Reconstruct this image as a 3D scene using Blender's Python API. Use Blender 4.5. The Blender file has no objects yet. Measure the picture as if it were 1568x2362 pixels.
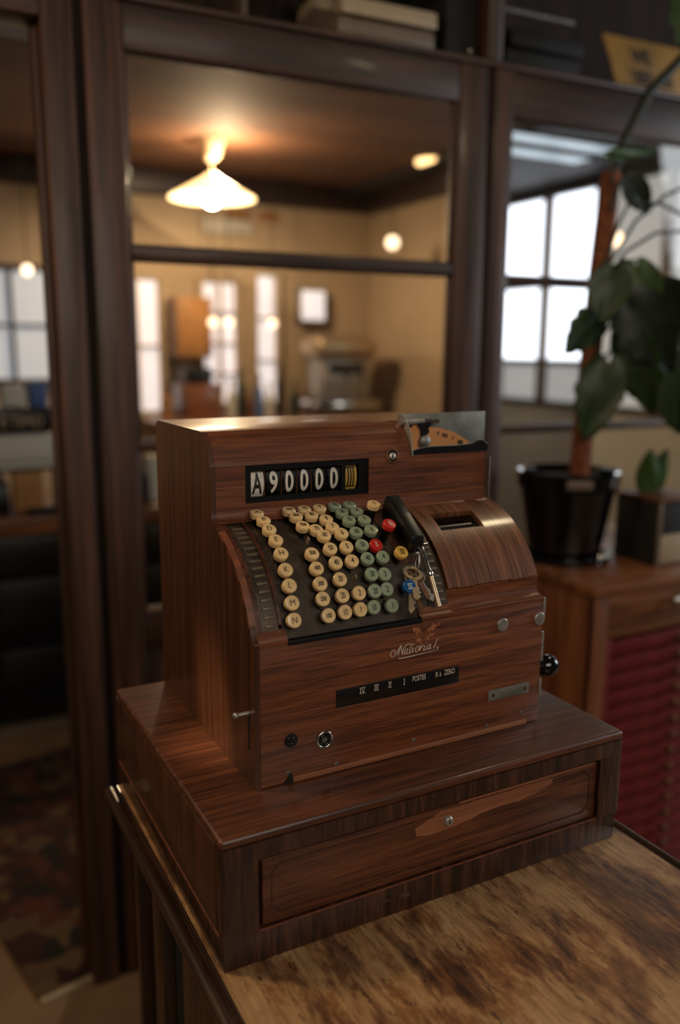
import bpy, bmesh, math, random
from mathutils import Matrix, Vector
random.seed(7)
R = math.radians
SC = bpy.context.scene
COL = SC.collection

# ------------------------------------------------------------------ camera
cam_d = bpy.data.cameras.new('camera')
cam = bpy.data.objects.new('camera', cam_d); COL.objects.link(cam)
cam_d.sensor_fit = 'HORIZONTAL'; cam_d.sensor_width = 24.0
cam_d.lens = 1953.0 / 1568.0 * 24.0
cam_d.clip_start = 0.05
_r = Vector((0.8839, -0.4676, 0.0061)); _u = Vector((0.0835, 0.1707, 0.9818)); _f = Vector((0.4602, 0.8673, -0.1899))
_m = Matrix((( _r.x, _u.x, -_f.x), (_r.y, _u.y, -_f.y), (_r.z, _u.z, -_f.z))).to_4x4()
_m.translation = (-0.2583, -0.7413, 0.6451)
cam.matrix_world = _m
cam_d.dof.use_dof = True
cam_d.dof.focus_distance = 1.01
cam_d.dof.aperture_fstop = 1.75
SC.camera = cam

# ------------------------------------------------------------------ world, large lights, exposure
w = bpy.data.worlds.new('world'); SC.world = w; w.use_nodes = True
w.node_tree.nodes['Background'].inputs[0].default_value = (0.55, 0.50, 0.46, 1)
w.node_tree.nodes['Background'].inputs[1].default_value = 0.05
SC.view_settings.view_transform = 'Standard'; SC.view_settings.look = 'None'
SC.view_settings.exposure = 0.08; SC.view_settings.gamma = 1.0
SC.view_settings.use_curve_mapping = False

SC.cycles.max_bounces = 7; SC.cycles.diffuse_bounces = 3; SC.cycles.glossy_bounces = 3; SC.cycles.transparent_max_bounces = 12
SC.cycles.adaptive_threshold = 0.025; SC.cycles.caustics_reflective = False; SC.cycles.caustics_refractive = False

def area(name, loc, target, size, power, col, sy=None):
    l = bpy.data.lights.new(name, 'AREA'); l.energy = power; l.color = col
    l.shape = 'RECTANGLE'; l.size = size; l.size_y = sy or size
    o = bpy.data.objects.new(name, l); COL.objects.link(o); o.location = loc
    o.rotation_euler = (Vector(target) - Vector(loc)).to_track_quat('-Z', 'Y').to_euler()
    return o
area('shop_window_light', (-0.2, -3.0, 2.0), (0.3, 0.2, 0.3), 2.4, 40, (1.0, 0.87, 0.72), 1.3)
area('street_window_light', (4.5, -0.5, 1.3), (0.6, 0.3, 0.2), 1.5, 46, (0.90, 0.95, 1.0), 1.4)
area('warm_ceiling_lamp_light', (-0.95, 0.75, 1.45), (0.1, 0.2, 0.2), 0.20, 9, (1.0, 0.74, 0.46))
sl = bpy.data.lights.new('ceiling_spot_light', 'SPOT'); sl.energy = 120; sl.color = (1.0, 0.76, 0.48); sl.spot_size = R(5.5); sl.spot_blend = 0.9; sl.shadow_soft_size = 0.02
so = bpy.data.objects.new('ceiling_spot_light', sl); COL.objects.link(so); so.location = (-0.80, 0.45, 1.60)
so.rotation_euler = (Vector((0.066, 0.215, 0.190)) - Vector((-0.80, 0.45, 1.60))).to_track_quat('-Z', 'Y').to_euler()
area('overhead_lamp_light', (1.41, 0.36, 1.67), (0.4, 0.15, 0.3), 0.14, 2.2, (1.0, 0.80, 0.50))

# ------------------------------------------------------------------ helpers
def lin(c):
    return tuple(((v / 255.0) / 12.92 if v / 255.0 <= 0.04045 else ((v / 255.0 + 0.055) / 1.055) ** 2.4) for v in c) + (1.0,)

def new_mat(name):
    m = bpy.data.materials.new(name); m.use_nodes = True
    return m, m.node_tree.nodes, m.node_tree.links, m.node_tree.nodes['Principled BSDF']

def plain(name, c, rough=0.5, metal=0.0, coat=0.0, var=0.12, vscale=30.0, bump=0.0, spec=0.5, coat_rough=0.1):
    m, n, l, b = new_mat(name)
    b.inputs['Roughness'].default_value = rough; b.inputs['Metallic'].default_value = metal
    b.inputs['Coat Weight'].default_value = coat; b.inputs['Coat Roughness'].default_value = coat_rough
    b.inputs['Specular IOR Level'].default_value = spec
    tc = n.new('ShaderNodeTexCoord'); nz = n.new('ShaderNodeTexNoise')
    nz.inputs['Scale'].default_value = vscale; nz.inputs['Detail'].default_value = 5
    l.new(tc.outputs['Object'], nz.inputs['Vector'])
    rp = n.new('ShaderNodeValToRGB'); c0 = lin(c)
    rp.color_ramp.elements[0].position = 0.3; rp.color_ramp.elements[1].position = 0.7
    rp.color_ramp.elements[0].color = tuple(x * (1 - var) for x in c0[:3]) + (1,)
    rp.color_ramp.elements[1].color = tuple(min(1, x * (1 + var)) for x in c0[:3]) + (1,)
    l.new(nz.outputs['Fac'], rp.inputs['Fac']); l.new(rp.outputs['Color'], b.inputs['Base Color'])
    if bump:
        bp = n.new('ShaderNodeBump'); bp.inputs['Strength'].default_value = bump; bp.inputs['Distance'].default_value = 0.002
        l.new(nz.outputs['Fac'], bp.inputs['Height']); l.new(bp.outputs['Normal'], b.inputs['Normal'])
    return m

def wood(name, dark, mid, light, axis, freq=40.0, stretch=16.0, rough=0.4, coat=0.35, pores=0.5, bump=0.15, coat_rough=0.14, lo=0.32, hi=0.68):
    """grain runs along `axis`"""
    m, n, l, b = new_mat(name)
    tc = n.new('ShaderNodeTexCoord')
    def mapped(f, st):
        mp = n.new('ShaderNodeMapping'); s = [f, f, f]
        for c in axis: s['XYZ'.index(c)] = f / st
        mp.inputs['Scale'].default_value = s; l.new(tc.outputs['Object'], mp.inputs['Vector']); return mp
    n1 = n.new('ShaderNodeTexNoise'); n1.inputs['Scale'].default_value = 1.0; n1.inputs['Detail'].default_value = 6
    n1.inputs['Roughness'].default_value = 0.62; n1.inputs['Distortion'].default_value = 0.5
    l.new(mapped(freq, stretch).outputs[0], n1.inputs['Vector'])
    n2 = n.new('ShaderNodeTexNoise'); n2.inputs['Scale'].default_value = 1.0; n2.inputs['Detail'].default_value = 3
    l.new(mapped(freq * 5, stretch * 1.7).outputs[0], n2.inputs['Vector'])
    rp = n.new('ShaderNodeValToRGB'); e = rp.color_ramp.elements
    e[0].position = lo; e[0].color = lin(dark); e[1].position = hi; e[1].color = lin(light)
    k = rp.color_ramp.elements.new(0.5); k.color = lin(mid)
    l.new(n1.outputs['Fac'], rp.inputs['Fac'])
    r2 = n.new('ShaderNodeValToRGB'); r2.color_ramp.elements[0].position = 0.36; r2.color_ramp.elements[1].position = 0.52
    r2.color_ramp.elements[0].color = (1 - pores,) * 3 + (1,); r2.color_ramp.elements[1].color = (1, 1, 1, 1)
    l.new(n2.outputs['Fac'], r2.inputs['Fac'])
    mx = n.new('ShaderNodeMix'); mx.data_type = 'RGBA'; mx.blend_type = 'MULTIPLY'; mx.inputs['Factor'].default_value = 1.0
    l.new(rp.outputs['Color'], mx.inputs['A']); l.new(r2.outputs['Color'], mx.inputs['B'])
    l.new(mx.outputs['Result'], b.inputs['Base Color'])
    b.inputs['Roughness'].default_value = rough; b.inputs['Coat Weight'].default_value = coat; b.inputs['Coat Roughness'].default_value = coat_rough
    if bump:
        bp = n.new('ShaderNodeBump'); bp.inputs['Strength'].default_value = bump; bp.inputs['Distance'].default_value = 0.0008
        l.new(n2.outputs['Fac'], bp.inputs['Height']); l.new(bp.outputs['Normal'], b.inputs['Normal'])
    return m

def emit(name, c, s, base=None):
    m, n, l, b = new_mat(name)
    b.inputs['Base Color'].default_value = lin(base or c); b.inputs['Emission Color'].default_value = lin(c)
    b.inputs['Emission Strength'].default_value = s; b.inputs['Roughness'].default_value = 0.4
    return m

class MB:
    def __init__(s): s.v = []; s.f = []
    def add(s, vs, fs):
        k = len(s.v); s.v += [tuple(p) for p in vs]; s.f += [tuple(i + k for i in f) for f in fs]; return s
    def frombm(s, bm):
        bm.verts.index_update(); s.add([v.co[:] for v in bm.verts], [[v.index for v in f.verts] for f in bm.faces]); bm.free(); return s
    def box(s, x0, x1, y0, y1, z0, z1, b=0.0, seg=2, edges=None):
        bm = bmesh.new(); bmesh.ops.create_cube(bm, size=1)
        for v in bm.verts: v.co = ((x0 + x1) / 2 + v.co.x * (x1 - x0), (y0 + y1) / 2 + v.co.y * (y1 - y0), (z0 + z1) / 2 + v.co.z * (z1 - z0))
        if b > 0:
            ed = bm.edges[:] if edges is None else [e for e in bm.edges if edges(e.verts[0].co, e.verts[1].co)]
            bmesh.ops.bevel(bm, geom=ed, offset=b, segments=seg, profile=0.5, affect='EDGES')
        return s.frombm(bm)
    def prism(s, poly, a0, a1, axis='X', b=0.0):
        """poly in the two other axes (x: (y,z), y: (x,z), z: (x,y)), extruded along axis"""
        n = len(poly)
        def P(p, a): return {'X': (a, p[0], p[1]), 'Y': (p[0], a, p[1]), 'Z': (p[0], p[1], a)}[axis]
        vs = [P(p, a0) for p in poly] + [P(p, a1) for p in poly]
        fs = [list(range(n))[::-1], list(range(n, 2 * n))] + [[i, (i + 1) % n, n + (i + 1) % n, n + i] for i in range(n)]
        bm = bmesh.new(); bv = [bm.verts.new(p) for p in vs]
        for f in fs: bm.faces.new([bv[i] for i in f])
        bmesh.ops.recalc_face_normals(bm, faces=bm.faces)
        if b > 0: bmesh.ops.bevel(bm, geom=bm.edges[:], offset=b, segments=2, profile=0.5, affect='EDGES')
        return s.frombm(bm)
    def tube(s, pts, r, n=10, cap=True):
        pts = [Vector(p) for p in pts]; rs = r if isinstance(r, (list, tuple)) else [r] * len(pts)
        rings = []
        up = Vector((0.123, 0.31, 0.94))
        for i, p in enumerate(pts):
            d = (pts[min(i + 1, len(pts) - 1)] - pts[max(i - 1, 0)]).normalized()
            if abs(d.dot(up)) > 0.97: up = Vector((0.9, 0.2, 0.1))
            a = d.cross(up).normalized(); bb = d.cross(a)
            up = -(bb if False else d.cross(a)) if False else up
            rings.append([p + (a * math.cos(2 * math.pi * k / n) + bb * math.sin(2 * math.pi * k / n)) * rs[i] for k in range(n)])
        vs = [q for ring in rings for q in ring]; fs = []
        for i in range(len(pts) - 1):
            for k in range(n):
                fs.append((i * n + k, i * n + (k + 1) % n, (i + 1) * n + (k + 1) % n, (i + 1) * n + k))
        if cap: fs += [tuple(range(n)), tuple(range((len(pts) - 1) * n, len(pts) * n))[::-1]]
        return s.add(vs, fs)
    def lathe(s, prof, n=28, mat=None):
        """prof: (r, z) about the Z axis, closed with caps; mat optional Matrix"""
        vs = []; fs = []
        for r, z in prof:
            for k in range(n):
                a = 2 * math.pi * k / n; p = Vector((r * math.cos(a), r * math.sin(a), z)); vs.append(mat @ p if mat else p)
        for i in range(len(prof) - 1):
            for k in range(n): fs.append((i * n + k, i * n + (k + 1) % n, (i + 1) * n + (k + 1) % n, (i + 1) * n + k))
        if prof[0][0] > 1e-6: fs.append(tuple(range(n))[::-1])
        if prof[-1][0] > 1e-6: fs.append(tuple(range((len(prof) - 1) * n, len(prof) * n)))
        return s.add(vs, fs)
    def torus(s, R0, r0, mat=None, n=28, k=10):
        vs = []; fs = []
        for i in range(n):
            a = 2 * math.pi * i / n
            for j in range(k):
                t = 2 * math.pi * j / k
                p = Vector(((R0 + r0 * math.cos(t)) * math.cos(a), (R0 + r0 * math.cos(t)) * math.sin(a), r0 * math.sin(t)))
                vs.append(mat @ p if mat else p)
                fs.append((i * k + j, ((i + 1) % n) * k + j, ((i + 1) % n) * k + (j + 1) % k, i * k + (j + 1) % k))
        return s.add(vs, fs)
    def ball(s, c, r, n=16, sc=(1, 1, 1)):
        prof = [(max(1e-5, r * math.sin(math.pi * i / n)), -r * math.cos(math.pi * i / n)) for i in range(n + 1)]
        m = Matrix.Translation(c) @ Matrix.Diagonal((sc[0], sc[1], sc[2], 1)); return s.lathe(prof, n + 4, m)
    def xf(s, m): s.v = [tuple(m @ Vector(p)) for p in s.v]; return s
    def mesh(s, name, m, off=(0, 0, 0), smooth=True, ang=38):
        me = bpy.data.meshes.new(name)
        me.from_pydata([(p[0] - off[0], p[1] - off[1], p[2] - off[2]) for p in s.v], [], s.f)
        bm = bmesh.new(); bm.from_mesh(me); bmesh.ops.recalc_face_normals(bm, faces=bm.faces); bm.to_mesh(me); bm.free()
        me.materials.append(m)
        if smooth:
            for p in me.polygons: p.use_smooth = True
            me.set_sharp_from_angle(angle=R(ang))
        return me
    def build(s, name, m, parent=None, xf=None, smooth=True, ang=38, label=None):
        if xf is not None: s.xf(xf)
        if parent is None:
            xs = [p[0] for p in s.v]; ys = [p[1] for p in s.v]; zs = [p[2] for p in s.v]
            off = ((min(xs) + max(xs)) / 2, (min(ys) + max(ys)) / 2, min(zs))
        else: off = WL[parent.name]
        o = bpy.data.objects.new(name, s.mesh(name, m, off, smooth, ang)); COL.objects.link(o)
        if parent is None: o.location = off; WL[o.name] = tuple(off)
        else: o.parent = parent; WL[o.name] = tuple(off)
        if label: o['label'] = label
        return o
WL = {}
def thing(name, loc, label=None, cat=None, group=None, kind=None):
    o = bpy.data.objects.new(name, None); COL.objects.link(o); o.location = loc; o.empty_display_size = 0.05
    WL[o.name] = tuple(loc)
    return tag(o, label, cat, group, kind)
def tag(o, label=None, cat=None, group=None, kind=None):
    if label: o['label'] = label
    if cat: o['category'] = cat
    if group: o['group'] = group
    if kind: o['kind'] = kind
    return o
def inst(name, me, parent, mat4, label=None):
    """child object sharing mesh data; mat4 in world space"""
    o = bpy.data.objects.new(name, me); COL.objects.link(o); o.parent = parent
    o.matrix_local = Matrix.Translation(-Vector(WL[parent.name])) @ mat4
    if label: o['label'] = label
    return o
def text_mb(s, size, bold=0.0, sx=1.0):
    """lettering in the XY plane, centred, facing +Z"""
    cu = bpy.data.curves.new('t', 'FONT'); cu.body = s; cu.size = size; cu.align_x = 'CENTER'; cu.align_y = 'CENTER'
    cu.offset = bold; cu.resolution_u = 4; cu.extrude = 0.0
    o = bpy.data.objects.new('t', cu); COL.objects.link(o)
    dg = bpy.context.evaluated_depsgraph_get(); me = o.evaluated_get(dg).to_mesh()
    mb = MB(); vs = [tuple(v.co) for v in me.vertices]; fs = [tuple(p.vertices) for p in me.polygons]
    o.evaluated_get(dg).to_mesh_clear(); bpy.data.objects.remove(o); bpy.data.curves.remove(cu)
    if vs:
        cx = (min(v[0] for v in vs) + max(v[0] for v in vs)) / 2; cy = (min(v[1] for v in vs) + max(v[1] for v in vs)) / 2
        vs = [((v[0] - cx) * sx, v[1] - cy, 0.0) for v in vs]
    return mb.add(vs, fs)
def roman_mb(s, h, sw, gap, bar):
    """serif roman numeral in the XY plane"""
    mb = MB(); widths = {'I': sw, 'V': h * 0.55}
    tot = sum(widths[c] for c in s) + gap * (len(s) - 1); x = -tot / 2
    def q(pts): mb.add([(p[0], p[1], 0) for p in pts], [tuple(range(len(pts)))])
    for c in s:
        if c == 'I': q([(x, -h / 2), (x + sw, -h / 2), (x + sw, h / 2), (x, h / 2)])
        else:
            wv = widths[c]; q([(x, h / 2), (x + sw, h / 2), (x + wv / 2 + sw / 2, -h / 2), (x + wv / 2 - sw / 2, -h / 2)])
            q([(x + wv - sw * .7, h / 2), (x + wv, h / 2), (x + wv / 2 + sw / 2, -h / 2), (x + wv / 2 - sw * .2, -h / 2)])
        x += widths[c] + gap
    e = sw * 0.9
    for z in (-h / 2, h / 2 - bar): q([(-tot / 2 - e, z), (tot / 2 + e, z), (tot / 2 + e, z + bar), (-tot / 2 - e, z + bar)])
    for i, v in enumerate(mb.v): mb.v[i] = (v[0], v[1], i * 1e-7)
    return mb
def ribbon(mb, pts, wd, y):
    """flat stroke in an x-z plane at depth y, facing -y"""
    n = len(pts)
    dense = []
    for i in range(n - 1):
        p0 = Vector(pts[max(i - 1, 0)]); p1 = Vector(pts[i]); p2 = Vector(pts[i + 1]); p3 = Vector(pts[min(i + 2, n - 1)])
        for k in range(6):
            t = k / 6.0
            dense.append(0.5 * ((2 * p1) + (p2 - p0) * t + (2 * p0 - 5 * p1 + 4 * p2 - p3) * t * t + (3 * p1 - p0 - 3 * p2 + p3) * t ** 3))
    dense.append(Vector(pts[-1])); vs = []
    for i, p in enumerate(dense):
        d = (dense[min(i + 1, len(dense) - 1)] - dense[max(i - 1, 0)]); d = d.normalized() if d.length > 1e-9 else Vector((1, 0))
        nrm = Vector((-d.y, d.x)); ww = wd * (0.62 + 0.55 * abs(d.y))
        a = p + nrm * ww / 2; c = p - nrm * ww / 2; vs += [(a.x, y, a.y), (c.x, y, c.y)]
    mb.add(vs, [(2 * i, 2 * i + 1, 2 * i + 3, 2 * i + 2) for i in range(len(dense) - 1)])

# ------------------------------------------------------------------ materials
M = {}
DK, MD, LT = (74, 36, 19), (118, 64, 36), (138, 80, 47)
M['reg_x'] = wood('register_wood_long', DK, MD, LT, 'X', 110, 22, lo=0.28, hi=0.68, coat=0.6, coat_rough=0.12, pores=0.50)
M['reg_z'] = wood('register_wood_upright', (62, 33, 19), (84, 48, 29), (98, 58, 36), 'Z', 90, 30, coat=0.45, pores=0.28)
M['reg_y'] = wood('register_wood_cross', (40, 20, 12), (80, 42, 26), (112, 64, 40), 'Y', 70, 20)
M['hood'] = wood('hood_wood', (80, 44, 26), (122, 74, 46), (144, 92, 60), 'YZ', 110, 18, pores=0.6, coat=0.5)
M['rail_z'] = wood('base_rail_wood', (28, 15, 10), (60, 34, 22), (92, 55, 36), 'Z', 90, 10, pores=0.6)
M['base_x'] = wood('base_wood_long', (50, 24, 13), (92, 49, 28), (114, 66, 39), 'X', 100, 22, lo=0.28, hi=0.68, coat=0.45, coat_rough=0.16, pores=0.55)
M['bare'] = wood('bare_worn_wood', (120, 72, 46), (142, 88, 58), (156, 100, 68), 'X', 40, 14, rough=0.6, coat=0.05, pores=0.15)
M['bare_edge'] = plain('bare_edge_wood', (122, 70, 45), 0.5, var=0.35, vscale=120)
M['flake'] = plain('flaked_varnish_wood', (168, 98, 62), 0.6, var=0.45, vscale=260)
M['part'] = wood('partition_wood', (36, 21, 15), (74, 47, 35), (104, 68, 51), 'Z', 40, 26, rough=0.5, coat=0.08, pores=0.4)
M['part_x'] = wood('partition_wood_long', (32, 18, 13), (64, 39, 28), (88, 56, 41), 'X', 36, 22, rough=0.5, coat=0.08, pores=0.4)
M['chest'] = wood('chest_wood', (80, 44, 24), (118, 70, 40), (150, 94, 56), 'X', 24, 14, rough=0.4, coat=0.25, pores=0.3)
M['chest_z'] = wood('chest_wood_upright', (76, 42, 24), (120, 70, 40), (150, 92, 54), 'Z', 24, 14, rough=0.4, coat=0.25, pores=0.3)
M['dark_wood'] = wood('upper_wall_wood', (22, 14, 10), (40, 25, 18), (54, 34, 25), 'Z', 14, 14, rough=0.9, coat=0.0)  # dark brown wood for the upper wall, jamb groove and joint strip
M['red'] = plain('red_drawer_paint', (106, 23, 21), 0.5, var=0.3, vscale=16, coat=0.15)
M['black'] = plain('black_enamel', (12, 12, 12), 0.35, var=0.3)
M['black_gloss'] = plain('black_gloss', (9, 10, 11), 0.12, coat=0.5, var=0.2)
M['dull_black'] = plain('matt_black', (14, 13, 12), 0.75, var=0.2)
M['plate'] = plain('oxidised_key_plate', (66, 54, 44), 0.55, metal=0.1, var=0.5, vscale=45, bump=0.15)
M['ribbed'] = plain('tarnished_ribbed_metal', (86, 76, 64), 0.42, metal=0.5, var=0.35, vscale=60)
M['ribtop'] = plain('rubbed_rib_metal', (122, 108, 88), 0.45, metal=0.4, var=0.25, vscale=90)
M['rollersteel'] = plain('dark_roller_steel', (74, 72, 70), 0.25, metal=0.85, var=0.15)
M['steel'] = plain('worn_steel', (186, 180, 170), 0.42, metal=0.75, var=0.25, vscale=70)
M['steel_dull'] = plain('dull_grey_metal', (132, 132, 124), 0.5, metal=0.55, var=0.3, vscale=40)
M['chrome'] = plain('chrome', (205, 200, 192), 0.15, metal=1.0, var=0.08)
M['brass'] = plain('brass', (176, 132, 66), 0.3, metal=1.0, var=0.2)
M['keybrass'] = plain('pale_key_metal', (196, 172, 138), 0.38, metal=0.75, var=0.2, vscale=90)
M['rust'] = plain('rusty_key_metal', (112, 74, 46), 0.5, metal=0.6, var=0.3, vscale=90)
M['cream'] = plain('cream_key', (232, 196, 138), 0.3, coat=0.6, var=0.2, vscale=90, coat_rough=0.05)
M['green'] = plain('grey_green_key', (150, 162, 132), 0.3, coat=0.6, var=0.1, vscale=140, coat_rough=0.05)
M['redkey'] = plain('red_key', (206, 42, 34), 0.25, coat=0.6, var=0.08, coat_rough=0.05)
M['yellowkey'] = plain('yellow_key', (232, 182, 86), 0.25, coat=0.6, var=0.08, coat_rough=0.05)
M['bluekey'] = plain('blue_key', (28, 84, 140), 0.25, coat=0.6, var=0.08, coat_rough=0.05)
M['ink'] = plain('black_ink', (30, 24, 18), 0.5, var=0.1)
M['greenink'] = plain('dark_green_ink', (26, 46, 36), 0.5, var=0.1)
M['white'] = plain('white_print', (226, 218, 204), 0.5, var=0.12, vscale=160)
M['silver'] = plain('silver_print', (206, 190, 172), 0.45, metal=0.2, var=0.2, vscale=220)
M['faint'] = plain('faint_scratched_print', (112, 84, 66), 0.5, var=0.3, vscale=300)
M['drumyellow'] = plain('yellow_drum', (206, 164, 70), 0.5, var=0.1)
M['paper'] = plain('orange_paper', (206, 140, 82), 0.7, var=0.08)
M['signyellow'] = plain('faded_yellow_sign', (176, 132, 62), 0.6, var=0.15, vscale=12)
M['soil'] = plain('soil', (34, 24, 18), 0.9, var=0.4, vscale=60, bump=0.6)
M['moss'] = plain('moss_pole_fibre', (120, 66, 38), 0.9, var=0.45, vscale=70, bump=0.8)
M['stem'] = plain('plant_stem', (30, 36, 22), 0.6, var=0.3)
M['leaf'] = plain('leaf_green', (36, 56, 24), 0.45, coat=0.0, var=0.35, vscale=14)
M['leaf_light'] = plain('leaf_light_green', (54, 80, 30), 0.45, coat=0.0, var=0.3, vscale=14)
M['leaf_dark'] = plain('leaf_dark_green', (18, 34, 20), 0.45, coat=0.0, var=0.3, vscale=14)
M['beige'] = plain('beige_plaster', (186, 164, 136), 0.85, var=0.06, vscale=3)
M['ceil'] = wood('ceiling_wood', (74, 48, 32), (100, 66, 44), (116, 80, 54), 'X', 3, 6, rough=0.75, coat=0.0, pores=0.1, bump=0.02)
M['beam'] = plain('dark_cornice', (42, 26, 18), 0.5, var=0.2, vscale=6)
M['grey'] = plain('grey_painted_soffit', (44, 40, 39), 0.7, var=0.1, vscale=4)
M['offwhite'] = plain('offwhite_paint', (200, 196, 184), 0.6, var=0.06, vscale=6)
M['taupe'] = plain('taupe_enamel', (112, 96, 80), 0.45, var=0.1)
M['ivory'] = plain('ivory_enamel', (172, 152, 124), 0.45, var=0.08)
M['floor'] = plain('floor_boards', (126, 96, 66), 0.5, var=0.25, vscale=5)
M['daylight'] = emit('daylight_pane', (226, 236, 255), 3.2)
M['daylight_soft'] = emit('soft_daylight_pane', (196, 200, 205), 0.5)
M['strip'] = emit('cool_light_strip', (196, 222, 240), 0.5)
M['bulb'] = emit('bulb_glow', (255, 226, 184), 330.0)
M['globe'] = emit('globe_glow', (255, 226, 190), 3.0)
M['opal'] = emit('opal_glass_shade', (255, 210, 145), 3.4, (240, 225, 195))
M['cobalt'] = plain('blue_tin', (70, 96, 150), 0.5)
M['goldtin'] = plain('amber_box', (160, 112, 62), 0.55, var=0.15, vscale=12)

def glass_mat():
    m = bpy.data.materials.new('window_glass'); m.use_nodes = True; n = m.node_tree.nodes; l = m.node_tree.links
    for x in list(n): n.remove(x)
    o = n.new('ShaderNodeOutputMaterial'); t = n.new('ShaderNodeBsdfTransparent'); g = n.new('ShaderNodeBsdfGlossy'); mx = n.new('ShaderNodeMixShader'); fr = n.new('ShaderNodeFresnel')
    nz = n.new('ShaderNodeTexNoise'); nz.inputs['Scale'].default_value = 6; bp = n.new('ShaderNodeBump'); bp.inputs['Strength'].default_value = 0.04; bp.inputs['Distance'].default_value = 0.01
    l.new(nz.outputs['Fac'], bp.inputs['Height']); l.new(bp.outputs['Normal'], g.inputs['Normal'])
    t.inputs[0].default_value = (0.95, 0.94, 0.91, 1); g.inputs['Roughness'].default_value = 0.03; ge = n.new('ShaderNodeNewGeometry'); mr = n.new('ShaderNodeMapRange'); mr.inputs['To Min'].default_value = 1.42; mr.inputs['To Max'].default_value = 1 / 1.42
    l.new(ge.outputs['Backfacing'], mr.inputs['Value']); l.new(mr.outputs['Result'], fr.inputs['IOR'])
    l.new(fr.outputs[0], mx.inputs[0]); l.new(t.outputs[0], mx.inputs[1]); l.new(g.outputs[0], mx.inputs[2]); l.new(mx.outputs[0], o.inputs[0]); return m
M['glass'] = glass_mat()

def table_mat():
    m, n, l, b = new_mat('worn_table_wood')
    tc = n.new('ShaderNodeTexCoord')
    def nz(scale, sy, det, dist=0.3, rough=0.6):
        mp = n.new('ShaderNodeMapping'); mp.inputs['Scale'].default_value = (scale, scale * sy, scale); l.new(tc.outputs['Object'], mp.inputs['Vector'])
        t = n.new('ShaderNodeTexNoise'); t.inputs['Scale'].default_value = 1; t.inputs['Detail'].default_value = det; t.inputs['Distortion'].default_value = dist; t.inputs['Roughness'].default_value = rough
        l.new(mp.outputs[0], t.inputs['Vector']); return t.outputs['Fac']
    def ramp(fac, stops):
        r = n.new('ShaderNodeValToRGB'); e = r.color_ramp.elements
        e[0].position, e[0].color = stops[0]; e[1].position, e[1].color = stops[-1]
        for p, c in stops[1:-1]: k = e.new(p); k.color = c
        l.new(fac, r.inputs['Fac']); return r.outputs['Color']
    def mix(a, c, fac, mode='MIX'):
        x = n.new('ShaderNodeMix'); x.data_type = 'RGBA'; x.blend_type = mode
        if hasattr(fac, 'links'): l.new(fac, x.inputs['Factor'])
        else: x.inputs['Factor'].default_value = fac
        l.new(a, x.inputs['A']); l.new(c, x.inputs['B']); return x.outputs['Result']
    big = ramp(nz(22, 0.30, 7, 0.15, 0.72), [(0.35, lin((74, 46, 28))), (0.44, lin((132, 92, 58))), (0.50, lin((170, 128, 84))), (0.66, lin((192, 152, 106)))])
    big2 = ramp(nz(9, 0.45, 6, 0.2, 0.68), [(0.38, (0.30, 0.21, 0.15, 1)), (0.45, (0.62, 0.46, 0.35, 1)), (0.50, (1, 1, 1, 1))])
    fine = ramp(nz(170, 0.06, 4), [(0.3, (0.62, 0.57, 0.52, 1)), (0.6, (1, 1, 1, 1))])
    scr = ramp(nz(85, 0.22, 6, 0.3, 0.85), [(0.37, (0.16, 0.12, 0.10, 1)), (0.43, (1, 1, 1, 1))])
    c = mix(mix(mix(big, big2, 0.92, 'MULTIPLY'), fine, 1.0, 'MULTIPLY'), scr, 0.9, 'MULTIPLY')
    l.new(c, b.inputs['Base Color']); b.inputs['Roughness'].default_value = 0.5; b.inputs['Coat Weight'].default_value = 0.12
    b.inputs['Coat Roughness'].default_value = 0.3
    bp = n.new('ShaderNodeBump'); bp.inputs['Strength'].default_value = 0.3; bp.inputs['Distance'].default_value = 0.001
    l.new(fine, bp.inputs['Height']); l.new(bp.outputs['Normal'], b.inputs['Normal'])
    return m
M['table'] = table_mat()
M['table_side'] = wood('table_side_wood', (34, 19, 11), (66, 40, 23), (92, 58, 34), 'Z', 30, 14, rough=0.5, coat=0.15)
M['table_mould'] = wood('table_moulding_wood', (28, 16, 10), (56, 33, 19), (80, 50, 29), 'Y', 60, 16, rough=0.38, coat=0.4, bump=0.5)

def rug_mat():
    m, n, l, b = new_mat('patterned_rug')
    tc = n.new('ShaderNodeTexCoord'); vo = n.new('ShaderNodeTexVoronoi'); vo.inputs['Scale'].default_value = 17; vo.distance = 'MANHATTAN'
    l.new(tc.outputs['Object'], vo.inputs['Vector'])
    rp = n.new('ShaderNodeValToRGB'); e = rp.color_ramp.elements; rp.color_ramp.interpolation = 'CONSTANT'
    e[0].position = 0; e[0].color = lin((56, 27, 19)); e[1].position = 0.82; e[1].color = lin((92, 68, 44))
    for p, c in ((0.3, (48, 22, 18)), (0.5, (30, 22, 20)), (0.66, (84, 42, 26))): k = e.new(p); k.color = lin(c)
    sp = n.new('ShaderNodeSeparateColor'); l.new(vo.outputs['Color'], sp.inputs[0]); l.new(sp.outputs[0], rp.inputs['Fac'])
    l.new(rp.outputs['Color'], b.inputs['Base Color']); b.inputs['Roughness'].default_value = 0.95
    return m
M['rug'] = rug_mat()

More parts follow.
